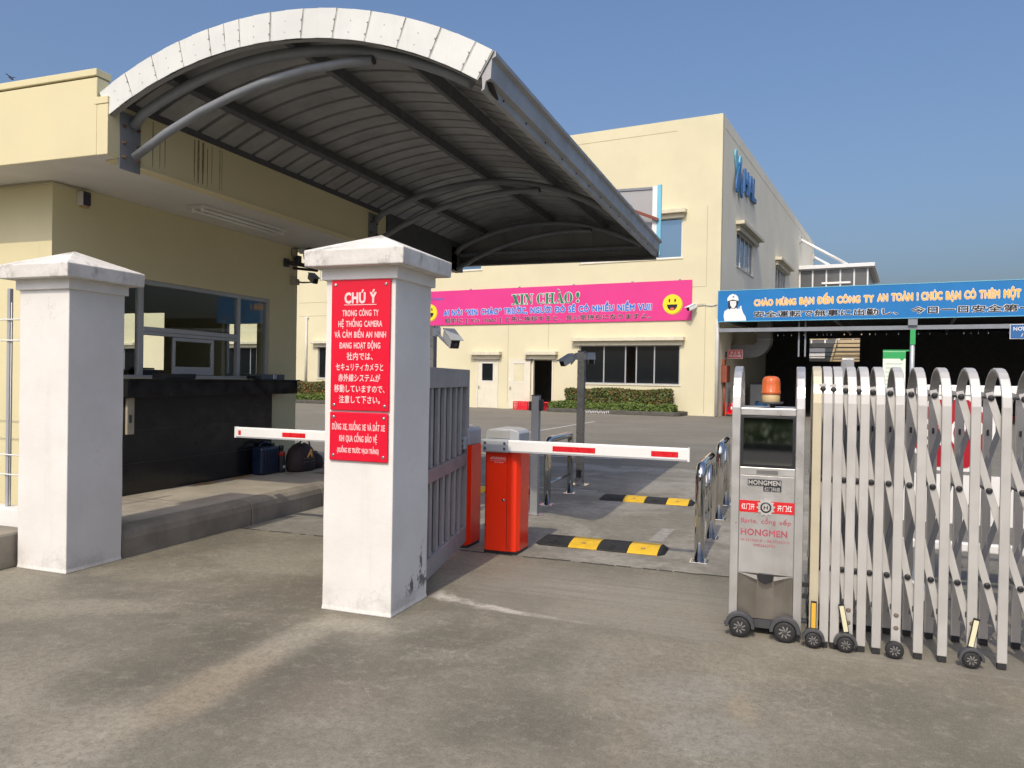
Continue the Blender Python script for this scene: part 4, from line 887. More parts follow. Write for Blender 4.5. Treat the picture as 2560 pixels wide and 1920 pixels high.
for i in range(len(GX)-1):
    for k, z in enumerate(ROWS):
        zz = z-.0035*min(i, 12)*(1 if k == 0 else .6)
        zn = ROWS[k+1]-.0021*min(i+1, 12) if k < 2 else .03
        gx = BO[i]; nxt = BO[i+1] if i+1 < len(BO) else gx+.17; prv = BO[i-1] if i else GX[0]-.02
        f = (zz-zn)/.508 if k == 2 else 1.
        up = .03
        p = Vector((gx, YG0+.026, zz)); d = Vector((nxt-gx, 0, zn-zz)); q = Vector((gx, YG1-.16, zz)); e = Vector((prv-gx, 0, zn-zz))
        if k == 2: d = Vector((GX[i+1]-gx, 0, -.27)); e = Vector((GX[i]-gx, 0, -.27))
        Mb().bar(p-d.normalized()*.03 if k == 0 else p, p+d, .037, .007).build('cross_bar', ALU, FG, bevel=.001, segs=1)
        Mb().bar(q-e.normalized()*.03 if k == 0 else q, q+e, .029, .007).build('cross_bar', GREYBAR, FG, bevel=.001, segs=1)
        Mb().lathe([(.016, 0), (.016, -.008), (.012, -.012), (.006, -.013)], (gx, YG0+.0225, zz), 14, 'Y').build('bolt_cap', BLK, FG)
        Mb().cyl((gx, YG0+.0295, zz), (gx, YG1-.1635, zz), .007, 8).build('pivot_rod', DGREY, FG)
# guide blocks on the rear legs and lower linkages
for i, x in enumerate(GX[3:], 3):
    bx(x-.006, x+.006, YG1-.030, YG1-.0195, 1.215, 1.25).build('guide_slot', DGREY, FG, bevel=.004)
    bx(x-.03, x-.005, YG0+.02, YG0+.06, .255, .285).build('link_block', DGREY, FG)
    Mb().tube([(x-.018, YG0+.04, .26), (x+.0, YG0+.08, .19), (x+.03, YG0+.13, .17)], .013, 8).build('link_arm', paint('dirty_alu', (.3, .28, .25), .5, .6), FG)
for (x, zc, fen, lean) in ((.170, .045, True, 0), (.338, .042, True, -.03), (.585, .043, False, 0), (.952, .043, True, .028)):
    wheel(FG, x, YG0-.026, zc+.004, .0445 if fen else .047, fen)
    if fen:
        mt = paint('amber_reflector', (.72, .42, .06), .3) if x == .170 else paint('pale_reflector', (.72, .68, .45), .35)
        d = Vector((lean, 0, .16)); p = Vector((x-lean*.15, YG0-.02, .105))
        Mb().bar(p, p+d, .031, .008).build('reflector_holder', BLK, FG); Mb().bar(p+d*.06+Vector((0, -.0055, 0)), p+d*.94+Vector((0, -.0055, 0)), .023, .004).build('reflector', mt, FG)
for x in (.352, .593, .958):
    for z in (.16, .23): Mb().lathe([(.013, 0), (.008, -.003)], (x, YG0-.001, z), 12, 'Y').build('rust_bolt', paint('rust_spot', (.22, .17, .13), .7, .3), FG)
for z in (.215, .285): bx(.108, .15, 4.90, 4.93, z-.012, z+.012).build('coupling_bar', DGREY, FG)
Mb().tube([(.15, 4.80, .27), (.14, 4.78, .20), (.145, 4.78, .14), (.16, 4.8, .10)], .006, 6).build('cable', BLK, FG)

# steel post and stop barricade behind the folding gate
T = Thing('steel_post', 'plain steel post standing behind the folding gate', 'post', (.42, 6.02, 0))
bx(.376, .46, 6.0, 6.08, .006, 1.685).build('post', paint('post_steel', (.42, .43, .44), .3, .6), T, bevel=.004); bx(.34, .50, 5.96, 6.12, 0, .006).build('foot_plate', CHROME, T); bx(.374, .462, 5.998, 6.082, 1.6855, 1.692).build('cap', GALV, T)
T = Thing('stop_barricade', 'white tubular barricade with a red octagonal STOP sign behind the folding gate', 'barricade', (1.4, 6.3, 0)); YS = 6.30
bx(.90, 2.10, YS-.03, YS+.03, 1.43, 1.505).build('top_bar', WHT, T, bevel=.01); bx(.74, 2.10, YS-.03, YS+.03, .30, .365).build('bottom_bar', WHT, T, bevel=.01)
for x in (.94, 2.06): bx(x-.03, x+.03, YS-.03, YS+.03, .006, 1.4295).build('upright', WHT, T, bevel=.008); bx(x-.04, x+.04, YS-.35, YS+.35, 0, .05).build('foot', WHT, T)
bx(.80, 2.05, YS-.028, YS-.018, .50, .855).build('panel', WHT, T)
oc_ = Vector((1.135, YS-.045, 1.155)); ap8 = .272
def octo(r): rr = r/math.cos(math.pi/8); return [(oc_.x+rr*math.cos(math.pi/8+k*math.pi/4), oc_.z+rr*math.sin(math.pi/8+k*math.pi/4)) for k in range(8)]
ob = Mb().prism(octo(ap8), lambda u, v, d: (u, d, v), YS-.045, YS-.032).build('octagon', WHT, T)
Mb().prism(octo(ap8-.028), lambda u, v, d: (u, d, v), YS-.049, YS-.0455).build('red_face', paint('stop_red', (.40, .010, .022), .4), ob)
text(ob, 'STOP', oc_.x-.20, oc_.x+.20, oc_.z-.08, .17, YS-.0495, WHT, bold=.03, depth=.002)

# ------------------------------------------------------------------ fence at the far left
T = Thing('boundary_wall', 'low white boundary wall left of the left pillar', 'wall', (-7.5, 4.45, 0))
bx(-11, -5.478, 4.36, 4.52, 0, .385).build('wall', WHITEP, T, bevel=.006)
o = bx(-11, -5.50, 3.92, 4.30, -.01, .27).build('kerb_block', ISLK, bevel=.02); tag(o, 'rough concrete kerb block at the foot of the boundary wall', 'kerb')
T = Thing('wire_fence', 'white wire mesh fence panel on the low boundary wall', 'fence', (-7.5, 4.45, .385))
for x in (-5.97, -8.2, -10.4): bx(x-.016, x+.016, 4.43, 4.462, .386, 2.165).build('post', FRAME, T, bevel=.004)
for z in (.65, .81, 1.74, 1.91): Mb().cyl((-11, 4.424, z), (-5.48, 4.424, z), .0065, 8).build('wire', WHT, T)
for k in range(34):
    x = -5.62-k*.16
    if x > -10.9: Mb().cyl((x, 4.436, .40), (x, 4.436, 2.05), .003, 6).build('wire', WHT, T)
# ------------------------------------------------------------------ factory building (turned frame A)
YF, XS, HB = 33.3, -7.44, 13.12
FB = Thing('factory_building', 'large cream two storey factory building with a pink banner on its front', 'building', (-25, 45, 0), 'A')
wins = [(-13.97, -9.15, 1.32, 3.12), (-30.14, -25.32, 1.32, 3.12), (-37.8, -33.0, 1.32, 3.12), (-51.0, -46.2, 1.32, 3.12)]
uwins = [(-14.0, -9.14, 6.98, 8.79), (-24.2, -19.4, 6.98, 8.79), (-34.8, -30.0+.0, 6.98, 8.79)]
uwins[2] = (-30.04, -25.2, 6.98, 8.79)
doors = [(-19.59, -18.33, 0.0, 2.46), (-16.45, -15.30, 0.0, 2.48)]
fr_ = lambda u, v, d: (u, YF+d, v)
wall(fr_, -70, XS, -.01, HB, wins+uwins+doors, .25, 'wall', YELLOW2, FB)
swins = [(36.55, 40.80, 6.98, 8.64), (48.0, 52.4, 6.98, 8.64)]
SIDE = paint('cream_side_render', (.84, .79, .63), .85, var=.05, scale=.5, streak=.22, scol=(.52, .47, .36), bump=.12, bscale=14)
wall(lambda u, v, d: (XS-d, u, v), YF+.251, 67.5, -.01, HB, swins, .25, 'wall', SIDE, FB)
wall(lambda u, v, d: (u, 67.5-d, v), -70, XS-.251, -.01, HB, [], .25, 'wall', YELLOW2, FB)
wall(lambda u, v, d: (-70+d, u, v), YF+.251, 67.2, -.01, HB, [], .25, 'wall', YELLOW2, FB)
bx(-69.7, XS-.26, YF+.26, 67.2, 12.3, 12.5).build('roof', SOFFIT, FB); bx(-69.7, XS-.26, YF+.26, 67.2, 4.6, 4.8).build('upper_floor', SOFFIT, FB); bx(-69.7, XS-.26, YF+.26, 67.2, -.01, .02).build('floor', FLOORD, FB)
bx(-69.7, XS-.26, YF+7, YF+7.2, .03, 4.59).build('inner_wall', SOFFIT, FB); bx(-69.7, XS-.26, YF+6, YF+6.2, 4.81, 12.29).build('inner_wall', SOFFIT, FB)
JNT = paint('render_joint', (.42, .36, .22), .9)
m = Mb()
for (a, b, z) in ((-70, XS-2.0, 12.62), (XS-1.5, XS-.62, 5.66), (XS-1.2, XS-.62, 4.89), (-31.6, -22.3, 5.66), (-31.6, -22.3, 4.89)): m.box(a, b, YF-.004, YF+.002, z-.012, z+.012)
for (x, z0, z1) in ((XS-.60, 5.66, 9.2), (XS-.62, .1, 4.89), (-15.6, 2.9, 4.2), (-17.8, 0.3, 4.2), (-23, 5.7, 7)): m.box(x-.010, x+.010, YF-.004, YF+.002, z0, z1)
m.box(XS-.002, XS+.004, YF+.5, 67, 12.60, 12.624); m.build('render_joint', JNT, FB)
def lintel(u0, u1, z, side=False, t=.17):
    g = bx(u0, u1, YF-.32, YF-.001, z-t, z) if not side else bx(XS+.001, XS+.40, u0, u1, z-t, z)
    o = g.build('lintel', LINTEL, FB, bevel=.012)
    (bx(u0+.12, u1-.12, YF-.14, YF-.001, z-t-.20, z-t-.001) if not side else bx(XS+.001, XS+.16, u0+.2, u1-.2, z-t-.26, z-t-.001)).build('lintel_step', LINTEL, o, bevel=.008)
def win(u0, u1, z0, z1, mull, glass, frame, openg=None, side=False):
    m = Mb(); D = .10; w = .055
    def b_(a, b, c, d, e0, e1): m.box(a, b, YF+e0, YF+e1, c, d) if not side else m.box(XS-e1, XS-e0, a, b, c, d)
    b_(u0, u1, z1-w, z1, D-.04, D+.04); b_(u0, u1, z0, z0+w, D-.04, D+.04); b_(u0, u0+w, z0+w+.001, z1-w-.001, D-.04, D+.04); b_(u1-w, u1, z0+w+.001, z1-w-.001, D-.04, D+.04)
    for x in mull: b_(x-w/2, x+w/2, z0+w+.001, z1-w-.001, D-.038, D+.038)
    o = m.build('window', frame, FB)
    e = [u0+w]+list(mull)+[u1-w]
    for i in range(len(e)-1):
        if openg is not None and i == openg: continue
        a, b = e[i]+w/2*(i > 0)+.001, e[i+1]-w/2*(i < len(e)-2)-.001
        (bx(a, b, YF+D-.004, YF+D+.004, z0+w+.001, z1-w-.001) if not side else bx(XS-D-.004, XS-D+.004, a, b, z0+w+.001, z1-w-.001)).build('pane', glass, o)
    (bx(u0-.06, u1+.06, YF-.03, YF+.06, z0-.05, z0-.001) if not side else bx(XS-.06, XS+.03, u0-.06, u1+.06, z0-.05, z0-.001)).build('sill', LINTEL, o)
for i, (a, b, c, d) in enumerate(wins):
    w = b-a; win(a, b, c, d, [a+w*.252, a+w*.471, a+w*.579, a+w*.755], GLASSD, FRAME, openg=2 if i == 0 else None); lintel(a-.34, b+.22, 3.47)
for (a, b, c, d) in uwins: w = b-a; win(a, b, c, d, [a+w*.26, a+w*.505, a+w*.755], GLASSB, WHTFRAME); lintel(a-.2, b+.2, 9.11)
for (a, b, c, d) in swins: w = b-a; win(a, b, c, d, [a+w*.28, a+w*.53, a+w*.78], paint('shade_glass', (.10, .12, .14), .1, .5, bump=0), WHTFRAME, side=True); lintel(a-.25, b+.9, 9.06, True)
lintel(-19.89, -18.13, 2.82); lintel(-16.80, -15.07, 2.83)
# doors
DOORM = paint('cream_door', (.70, .66, .53), .5, var=.05, streak=.12, bump=.03)
def leaf(u0, u1, z1, y, win_, glass, hx):
    m = Mb(); a, b, c, d = win_
    for q in ((u0, a, .01, z1), (b, u1, .01, z1), (a, b, .01, c), (a, b, d, z1)): m.box(q[0], q[1], y, y+.045, q[2], q[3])
    o = m.build('door', DOORM, FB); bx(a, b, y+.018, y+.026, c, d).build('door_glass', glass, o)
    fm = Mb()
    for q in ((a-.03, b+.03, d, d+.03), (a-.03, b+.03, c-.03, c), (a-.03, a, c, d), (b, b+.03, c, d)): fm.box(q[0], q[1], y-.006, y-.0005, q[2], q[3])
    fm.build('glazing_bead', WHTFRAME, o)
    h = Mb().tube([(hx, y-.001, 1.02), (hx, y-.05, 1.02), (hx+.10, y-.055, 1.02)], .014, 8).build('handle', CHROME, o); bx(hx-.025, hx+.025, y-.008, y-.001, .93, 1.10).build('lock_plate', CHROME, o)
fm = Mb()
for q in ((-19.585, -19.51, .001, 2.455), (-18.41, -18.335, .001, 2.455), (-19.509, -18.411, 2.385, 2.455)): fm.box(q[0], q[1], YF-.02, YF+.12, q[2], q[3])
fm.build('door_frame', DOORM, FB)
leaf(-19.505, -18.415, 2.38, YF+.0, (-19.27, -18.64, 1.37, 2.24), GLASSD, -19.44)
fm = Mb()
for q in ((-16.445, -16.37, .021, 2.475), (-15.38, -15.305, .021, 2.475), (-16.369, -15.381, 2.41, 2.475)): fm.box(q[0], q[1], YF-.02, YF+.12, q[2], q[3])
fm.build('door_frame', DOORM, FB)
leaf(-17.69, -16.50, 2.46, YF-.10, (-17.42, -16.80, 1.33, 2.24), paint('cream_blind', (.66, .62, .42), .5), -17.60)
bx(-17.655, -17.60, YF-.108, YF-.1002, 1.38, 1.55).build('door_notice', WHT, FB)
bx(-16.75, -16.40, YF-.16, YF-.06, 2.40, 2.46).build('door_closer', DGREY, FB)
Mb().tube([(XS-.06, YF-.07, .02), (XS-.06, YF-.07, 4.02), (XS-.02, YF-.05, 4.2)], .075, 14).build('downpipe', paint('pvc_white', (.72, .72, .70), .4), FB)
Mb().tube([(-30.98, YF-.06, .5), (-30.98, YF-.06, 4.8)], .07, 12).build('downpipe', paint('pvc_grey', (.58, .56, .50), .5), FB)
bx(-31.10, -30.86, YF-.10, YF-.001, 4.78, 4.86).build('pipe_cap', WHT, FB)
# things just inside the open door
T = Thing('indoor_table', 'pale table dimly seen through the open factory door', 'table', (-15.7, 35.5, 0), 'A')
bx(-16.2, -15.2, 35.2, 35.8, .70, .74).build('top', SOFFIT, T)
for x in (-16.15, -15.28):
    for y in (35.22, 35.74): bx(x, x+.05, y, y+.05, .021, .699).build('leg', FRAME, T)
# logo on the side wall
T = Thing('wall_logo', 'raised blue X emblem and HAL letters on the side wall of the factory', 'sign', (XS, 38, 10.2), 'A')
def petal(y0, z0, y1, z1, w, mat, k=1.):
    p, q = Vector((y0, z0)), Vector((y1, z1)); d = (q-p); L_ = d.length; d.normalize(); n_ = Vector((-d.y, d.x)); pts = []
    prof = [(0, .0), (.05, .25), (.2, .62), (.45, .9), (.68, 1.), (.84, .92), (.95, .6), (1., .15)]
    pts = [p+d*L_*t+n_*w*s for t, s in prof]+[p+d*L_*t-n_*w*s for t, s in prof[::-1]]
    Mb().prism([(a.x, a.y) for a in pts], lambda u, v, dd: (dd, u, v), XS+.02+(k-.9)*.8, XS+.10+(k-.9)*.8).build('petal', mat, T, bevel=.01)
petal(36.25, 11.0, 35.70, 12.2, .27, LBLUE, .9); petal(36.25, 11.0, 36.86, 12.15, .25, LBLUE, .92)
petal(36.35, 11.75, 35.50, 10.2, .27, DBLUE, 1.02); petal(36.05, 11.7, 36.85, 10.2, .25, DBLUE, 1.0)
text(T, 'H', 37.45, 38.55, 10.70, 1.05, XS+.03, DBLUE, bold=.03, shear=.1, face='+X', depth=.12, solid=True); text(T, 'A', 38.5, 39.75, 10.72, 1.05, XS+.03, DBLUE, bold=.03, shear=.1, face='+X', depth=.12, solid=True); text(T, 'L', 39.6, 40.6, 10.74, 1.05, XS+.03, DBLUE, bold=.03, shear=.1, face='+X', depth=.12, solid=True)

# pink banner
T = Thing('pink_banner', 'long pink XIN CHÀO greeting banner on the cream factory front', 'banner', (-15.6, YF, 4.2), 'A')
yb = YF-.06; bx(-23.2, -8.65, yb, YF-.02, 4.20, 5.975).build('panel', PINK, T)
for x in (-20, -17.2, -14.3, -11.4, -9.2): bx(x-.04, x+.04, yb-.01, YF-.01, 5.976, 6.03).build('hanger', GALV, T)
def lt(s, a, b, z, h, mat, bold, ob, om=None, **k):
    if ob: text(T, s, a-ob*h, b+ob*h, z, h, yb-.001, om or WHT, 'outline', bold=bold+ob, depth=.004, **k)
    text(T, s, a, b, z, h, yb-.008, mat, bold=bold, depth=.004, **k)
# bold serif heading, drawn letter by letter
def serif(parent, x0, x1, z0, h, mat, grow, d):
    """fat-face serif capitals: XIN CHÀO ! as polygons on a unit grid"""
    S = []; W_ = .16; t = .07
    def rect(a, b, c, e): S.append([(a, c), (b, c), (b, e), (a, e)])
    def slab(cx, w, top): rect(cx-w/2, cx+w/2, 1-t, 1) if top else rect(cx-w/2, cx+w/2, 0, t)
    def stem(cx, w=.26): rect(cx-w/2, cx+w/2, 0, 1); slab(cx, w+.2, 1); slab(cx, w+.2, 0)
    def ring(cx, rx, gap=None):
        n = 32; o = []
        for k in range(n):
            a0, a1 = 2*math.pi*k/n, 2*math.pi*(k+1)/n
            if gap and (math.cos((a0+a1)/2) > .62): continue
            def P(a, inner): rxx = rx-(.06+.22*abs(math.cos(a))) if inner else rx; ry = .5-.06 if inner else .51; return (cx+rxx*math.cos(a), .5+ry*math.sin(a))
            S.append([P(a0, 0), P(a1, 0), P(a1, 1), P(a0, 1)])
    x = .0
    S.append([(x+.08, 1), (x+.40, 1), (x+.88, 0), (x+.56, 0)]); S.append([(x+.70, 1), (x+.80, 1), (x+.24, 0), (x+.14, 0)]); slab(x+.22, .44, 1); slab(x+.76, .3, 1); slab(x+.18, .3, 0); slab(x+.72, .44, 0)   # X
    x = 1.0; stem(x+.22)                                                                                                        # I
    x = 1.52; rect(x+.14, x+.22, 0, 1); S.append([(x+.06, 1), (x+.34, 1), (x+.86, 0), (x+.74, 0)]); rect(x+.78, x+.86, 0, 1); slab(x+.18, .32, 0); slab(x+.82, .32, 1); slab(x+.16, .3, 1)   # N
    x = 2.95; ring(x+.44, .44, True); rect(x+.70, x+.78, .66, .98); rect(x+.70, x+.78, .06, .3)                                # C
    x = 3.92; stem(x+.22); stem(x+.82); rect(x+.3, x+.8, .45, .53)                                                              # H
    x = 5.05; S.append([(x+.42, 1), (x+.56, 1), (x+.98, 0), (x+.66, 0)]); S.append([(x+.42, 1), (x+.5, 1), (x+.2, 0), (x+.12, 0)]); rect(x+.24, x+.74, .28, .36); slab(x+.16, .32, 0); slab(x+.82, .44, 0); S.append([(x+.26, 1.32), (x+.42, 1.32), (x+.58, 1.10), (x+.48, 1.10)])   # A grave
    x = 6.08; ring(x+.46, .46)                                                                                                  # O
    x = 7.40; S.append([(x+.18+.19*math.cos(a)*1, .74+.26*math.sin(a)) for a in [math.pi*k/8 for k in range(16)]]); S.append([(x+.05, .66), (x+.31, .66), (x+.2, .3), (x+.16, .3)]); S.append([(x+.18+.14*math.cos(a), .13+.13*math.sin(a)) for a in [math.pi*k/8 for k in range(16)]])
    s = (x1-x0)/7.8; m = Mb()
    for i, pl in enumerate(S):
        if grow:
            cx = sum(p[0] for p in pl)/len(pl); cz = sum(p[1] for p in pl)/len(pl)
            xs_, zs_ = [p[0] for p in pl], [p[1] for p in pl]; ex, ez = (max(xs_)-min(xs_))/2, (max(zs_)-min(zs_))/2
            pl = [(cx+(p[0]-cx)*(ex+grow)/ex, cz+(p[1]-cz)*(ez+grow)/ez) for p in pl]
        m.prism([(x0+p[0]*s, z0+p[1]*h) for p in pl], lambda u, v, dd: (u, dd, v), d-.004-.00012*i, d)
    m.build('outline' if grow else 'lettering', mat, parent)
serif(T, -17.6, -13.97, 5.14, .50, WHT, .05, yb-.0005); serif(T, -17.6, -13.97, 5.14, .50, TXGREEN, 0, yb-.013)
lt('AI NÓI “XIN CHÀO” TRƯỚC, NGƯỜI ĐÓ SẼ CÓ NHIỀU NIỀM VUI!', -21.6, -10.45, 4.70, .27, TXBLUE, .045, .045)
lt('相手に [ Xin chào! ] と先に挨拶すると、良い気持ちになりますよ。', -21.5, -10.5, 4.33, .21, TXBLACK, .014, .022, cjk=True)
lt('VIETNAM', -22.6, -21.62, 5.50, .13, TXBLUE, .02, 0, shear=.2)
def smiley(cx, cz, r):
    o = Mb().lathe([(r*1.04, 0), (r*1.04, -.004)], (cx+.03, yb-.001, cz-.03), 40, 'Y').build('smiley_rim', paint('amber_rim', (.55, .33, .05), .5), T)
    o = Mb().lathe([(r, 0), (r, -.006)], (cx, yb-.006, cz), 40, 'Y').build('smiley_face', SMY, T); y = yb-.0125
    for s in (-1, 1):
        Mb().prism([(cx+s*r*.30+r*.095*math.cos(a), cz+r*.36+r*.19*math.sin(a)) for a in [k*math.pi/8 for k in range(16)]], lambda u, v, d: (u, d, v), y-.003, y).build('eye', TXBLACK, o)
    mo = [(cx+r*.55*math.cos(a), cz-r*.05+r*.62*math.sin(a)) for a in [math.pi+math.pi*k/12 for k in range(13)]]
    Mb().prism(mo, lambda u, v, d: (u, d, v), y-.003, y).build('mouth', TXBLACK, o)
    Mb().prism([(cx+r*.22*math.cos(a), cz-r*.5+r*.13*math.sin(a)) for a in [k*math.pi/8 for k in range(16)]], lambda u, v, d: (u, d, v), y-.005, y-.0031).build('tongue', paint('tongue_pink', (.75, .12, .12), .5), o)
smiley(-9.52, 4.93, .43); smiley(-22.45, 4.88, .43)
Tc = bullet_cam('small white camera on the factory wall at the right end of the pink banner', (-8.50, YF-.03, 4.80), (-8.58, YF-.35, 4.72), (-.5, -.8, -.4), 2.2, 'security cameras', mat=WHT)
Tc.o.matrix_world = FR['A'].to_4x4() @ Matrix.Translation(Tc.loc)
Mb().tube([(-8.4, YF-.02, 4.82), (-8.1, YF-.02, 4.84), (-7.8, YF-.02, 4.80), (-7.55, YF-.03, 4.84)], .02, 6).build('electric_cable', FRAME, frame='A')
tag(bpy.data.objects['electric_cable.001'], 'grey cable from the wall camera to the blue banner', 'cable')

# ------------------------------------------------------------------ planting
def hedge(lab, x0, x1, y0, y1, z0, z1, n, leaf_, mats, name='hedge', frame='A', rag=.04, wts=None, grp=None):
    T = Thing(name, lab, 'hedge', ((x0+x1)/2, (y0+y1)/2, 0), frame, grp)
    bx(x0+.1, x1-.1, y0+.1, y1-.1, z0, z1-.08).build('shade_core', paint('hedge_core', (.012, .016, .006), .95), T)  # near-black inner box, painted as the shaded inside of the hedge
    m = Mb(); sx, sy, sz = x1-x0, y1-y0, z1-z0; areas = [sx*sz, sx*sy, sy*sz*2]
    for i in range(n):
        f = random.choices((0, 1, 2), areas)[0]; u, v, w = random.random(), random.random(), random.random()
        dp = random.random()**2*.16-rag*random.random()
        p = Vector((x0+u*sx, y0+v*sy, z0+w*sz))
        if f == 0: p.y = y0+dp; nr = Vector((0, -1, .2))
        elif f == 1: p.z = z1-dp; nr = Vector((0, -.2, 1))
        else: sd = random.choice((0, 1)); p.x = (x0+dp) if sd == 0 else x1-dp; nr = Vector((-1 if sd == 0 else 1, 0, .2))
        p += Vector((math.sin(p.x*3.1), 0, math.sin(p.x*2.3+p.z*4)))*rag*.6
        nr = (nr+Vector((random.gauss(0, .6), random.gauss(0, .6), random.gauss(0, .6)))).normalized()
        a = nr.orthogonal().normalized(); a.rotate(Matrix.Rotation(random.random()*6.28, 3, nr)); b = nr.cross(a); s = leaf_*random.uniform(.6, 1.3)
        m.cur = random.choices(range(len(mats)), wts)[0] if wts else random.randrange(len(mats))
        m.poly([p-a*s, p-a*.1*s+b*.45*s, p+a*s, p-a*.1*s-b*.45*s])
    m.build('foliage', mats, T, recalc=False); return T
def planter(lab, x0, x1, y0, y1, r=.4):
    pts = []
    for (cx, cy, a0) in ((x0+r, y0+r, math.pi), (x1-r, y0+r, 1.5*math.pi)): pts += [(cx+r*math.cos(a0+k*math.pi/16), cy+r*math.sin(a0+k*math.pi/16)) for k in range(9)]
    pts += [(x1, y1), (x0, y1)]
    T = Thing('planter_kerb', lab, 'planter', ((x0+x1)/2, (y0+y1)/2, 0), 'A', 'planting beds at the factory wall')
    Mb().prism(pts, lambda u, v, d: (u, v, d), -.01, .17).build('kerb', KERB, T, bevel=.03); Mb().prism([(min(max(u, x0+.14), x1-.14), max(v, y0+.14)) for u, v in pts], lambda u, v, d: (u, v, d), .165, .178).build('soil', paint('soil', (.05, .04, .025), .95), T); return T
Tp = planter('dark kerbed planting bed under the large ground floor window', -15.05, -8.75, 31.75, YF-.01)
m = Mb()
for k in range(17):
    x = -13.25+k*.085; a = random.uniform(-.5, .9); p = Vector((x, 31.746, .07+random.uniform(-.02, .02))); d = Vector((.06*a, 0, .05))
    m.bar(p-d, p+d, .026, .006)
m.build('paint_marks', WHT, Tp)
hedge('tall clipped russet and green hedge under the large window', -14.25, -9.4, 32.4, 33.05, .17, 1.05, 9000, .06, LEAF1, wts=(5, 4, 2), rag=.07, grp='hedges at the factory wall')
hedge('low green box hedge edging the bed under the large window', -14.85, -8.95, 31.95, 32.35, .17, .44, 7000, .055, LEAF2, rag=.06, grp='hedges at the factory wall')
planter('dark kerbed planting bed far left, seen between gatehouse and sign pillar', -38, -24.5, 30.6, YF-.01)
hedge('tall russet hedge far left, seen between gatehouse and sign pillar', -37, -25, 32.3, 33.0, .17, 1.10, 9000, .07, LEAF1, wts=(4, 4, 4), rag=.05, grp='hedges at the factory wall')
hedge('low green hedge far left, seen between gatehouse and sign pillar', -37.5, -25, 30.85, 31.3, .17, .42, 7000, .06, LEAF2, rag=.04, grp='hedges at the factory wall')
def lily(lab, cx, cy, h, n):
    T = Thing('spider_lily', lab, 'plant', (cx, cy, .17), 'A', 'lime leaved plants between the hedges')
    m = Mb()
    for i in range(n):
        a = random.random()*6.28; L_ = h*random.uniform(.7, 1.2); w = .035; prev = None; dr = Vector((math.cos(a), math.sin(a), 0)); sd = Vector((-dr.y, dr.x, 0)); m.cur = random.randrange(2)
        for k in range(5):
            t = k/4; c = Vector((cx+random.uniform(-.01, .01), cy, .17))+dr*L_*.75*t+Vector((0, 0, L_*(1.25*t-.75*t*t))); ww = w*(1-t*.85)
            cur = (c-sd*ww, c+sd*ww)
            if prev: m.poly([prev[0], prev[1], cur[1], cur[0]])
            prev = cur
    m.build('leaves', LEAF3, T, recalc=False); Mb().cyl((cx, cy, .165), (cx, cy, .26), .05, 8).build('crown', LEAF3[1], T)
lily('left lime green strappy plant between the far left hedges', -28.3, 31.8, .62, 46); lily('right lime green strappy plant between the far left hedges', -27.35, 31.75, .68, 46); lily('lime green strappy plant beside the gatehouse edge, far left bed', -29.1, 31.8, .6, 46)
hedge('clipped hedge across the road behind the viewer', -14, 30, -25.5, -22, .03, 3.2, 9000, .22, LEAF2+[LEAF1[1]], frame='B', rag=.25)

# crate and basket by the open door
CR = paint('red_crate_plastic', (.66, .015, .03), .4, var=.06)
T = Thing('plastic_crate', 'red slatted plastic crate left of the open factory door', 'crate', (-16.65, 32.75, 0), 'A')
x0, x1, y0, y1 = -17.03, -16.25, 32.45, 33.0
bx(x0, x1, y0, y1, .0, .03).build('bottom', CR, T)
for x in (x0, (x0+x1)/2-.02, x1-.04):
    for y in (y0, y1-.03): bx(x, x+.04, y, y+.03, .0305, .40).build('corner_post', CR, T)
for k in range(5):
    z = .05+k*.075
    for y in (y0+.004, y1-.02): bx(x0+.041, x1-.041, y, y+.015, z, z+.05).build('slat', CR, T)
    for x in (x0+.004, x1-.02): bx(x, x+.015, y0+.031, y1-.031, z, z+.05).build('slat', CR, T)
T = Thing('plastic_basket', 'red plastic tub right before the open factory door', 'basket', (-15.36, 32.75, 0), 'A')
Mb().lathe([(.24, 0), (.26, .02), (.31, .36), (.335, .365), (.335, .395), (.30, .395), (.29, .36), (.25, .03)], (-15.36, 32.75, 0), 28).build('tub', CR, T)
for s in (-1, 1): Mb().tube([(-15.36+s*.33, 32.68, .37), (-15.36+s*.38, 32.72, .41), (-15.36+s*.38, 32.78, .41), (-15.36+s*.33, 32.82, .37)], .014, 8).build('handle', CR, T)

# ------------------------------------------------------------------ shed and blue banner
SD = Thing('parking_shed', 'dark open fronted parking shed behind the blue banner', 'shed', (5, 38, 0), 'A')
STEELB = paint('shed_steel', (.22, .24, .27), .5, var=.1)
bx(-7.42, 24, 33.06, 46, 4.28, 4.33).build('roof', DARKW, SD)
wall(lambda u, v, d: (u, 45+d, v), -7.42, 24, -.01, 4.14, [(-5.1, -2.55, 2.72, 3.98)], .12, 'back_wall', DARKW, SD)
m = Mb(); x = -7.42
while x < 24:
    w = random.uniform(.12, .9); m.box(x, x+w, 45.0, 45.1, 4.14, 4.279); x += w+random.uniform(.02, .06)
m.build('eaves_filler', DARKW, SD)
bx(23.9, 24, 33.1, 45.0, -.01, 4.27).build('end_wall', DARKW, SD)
bx(-7.42, 24, 33.10, 33.22, 3.64, 3.80).build('front_beam', STEELB, SD)
for x in (-.03, 8.6, 16.5): Mb().cyl((x, 33.16, 0), (x, 33.16, 3.639), .085, 16).build('post', paint('post_light', (.45, .48, .52), .4, .3), SD); bx(x-.16, x+.16, 33.0, 33.32, 3.80, 4.279).build('post_head', STEELB, SD)
for x in (-4.2, -3.95, 4.0): bx(x-.03, x+.03, 33.4, 33.46, 2.6, 4.279).build('hanger', STEELB, SD)
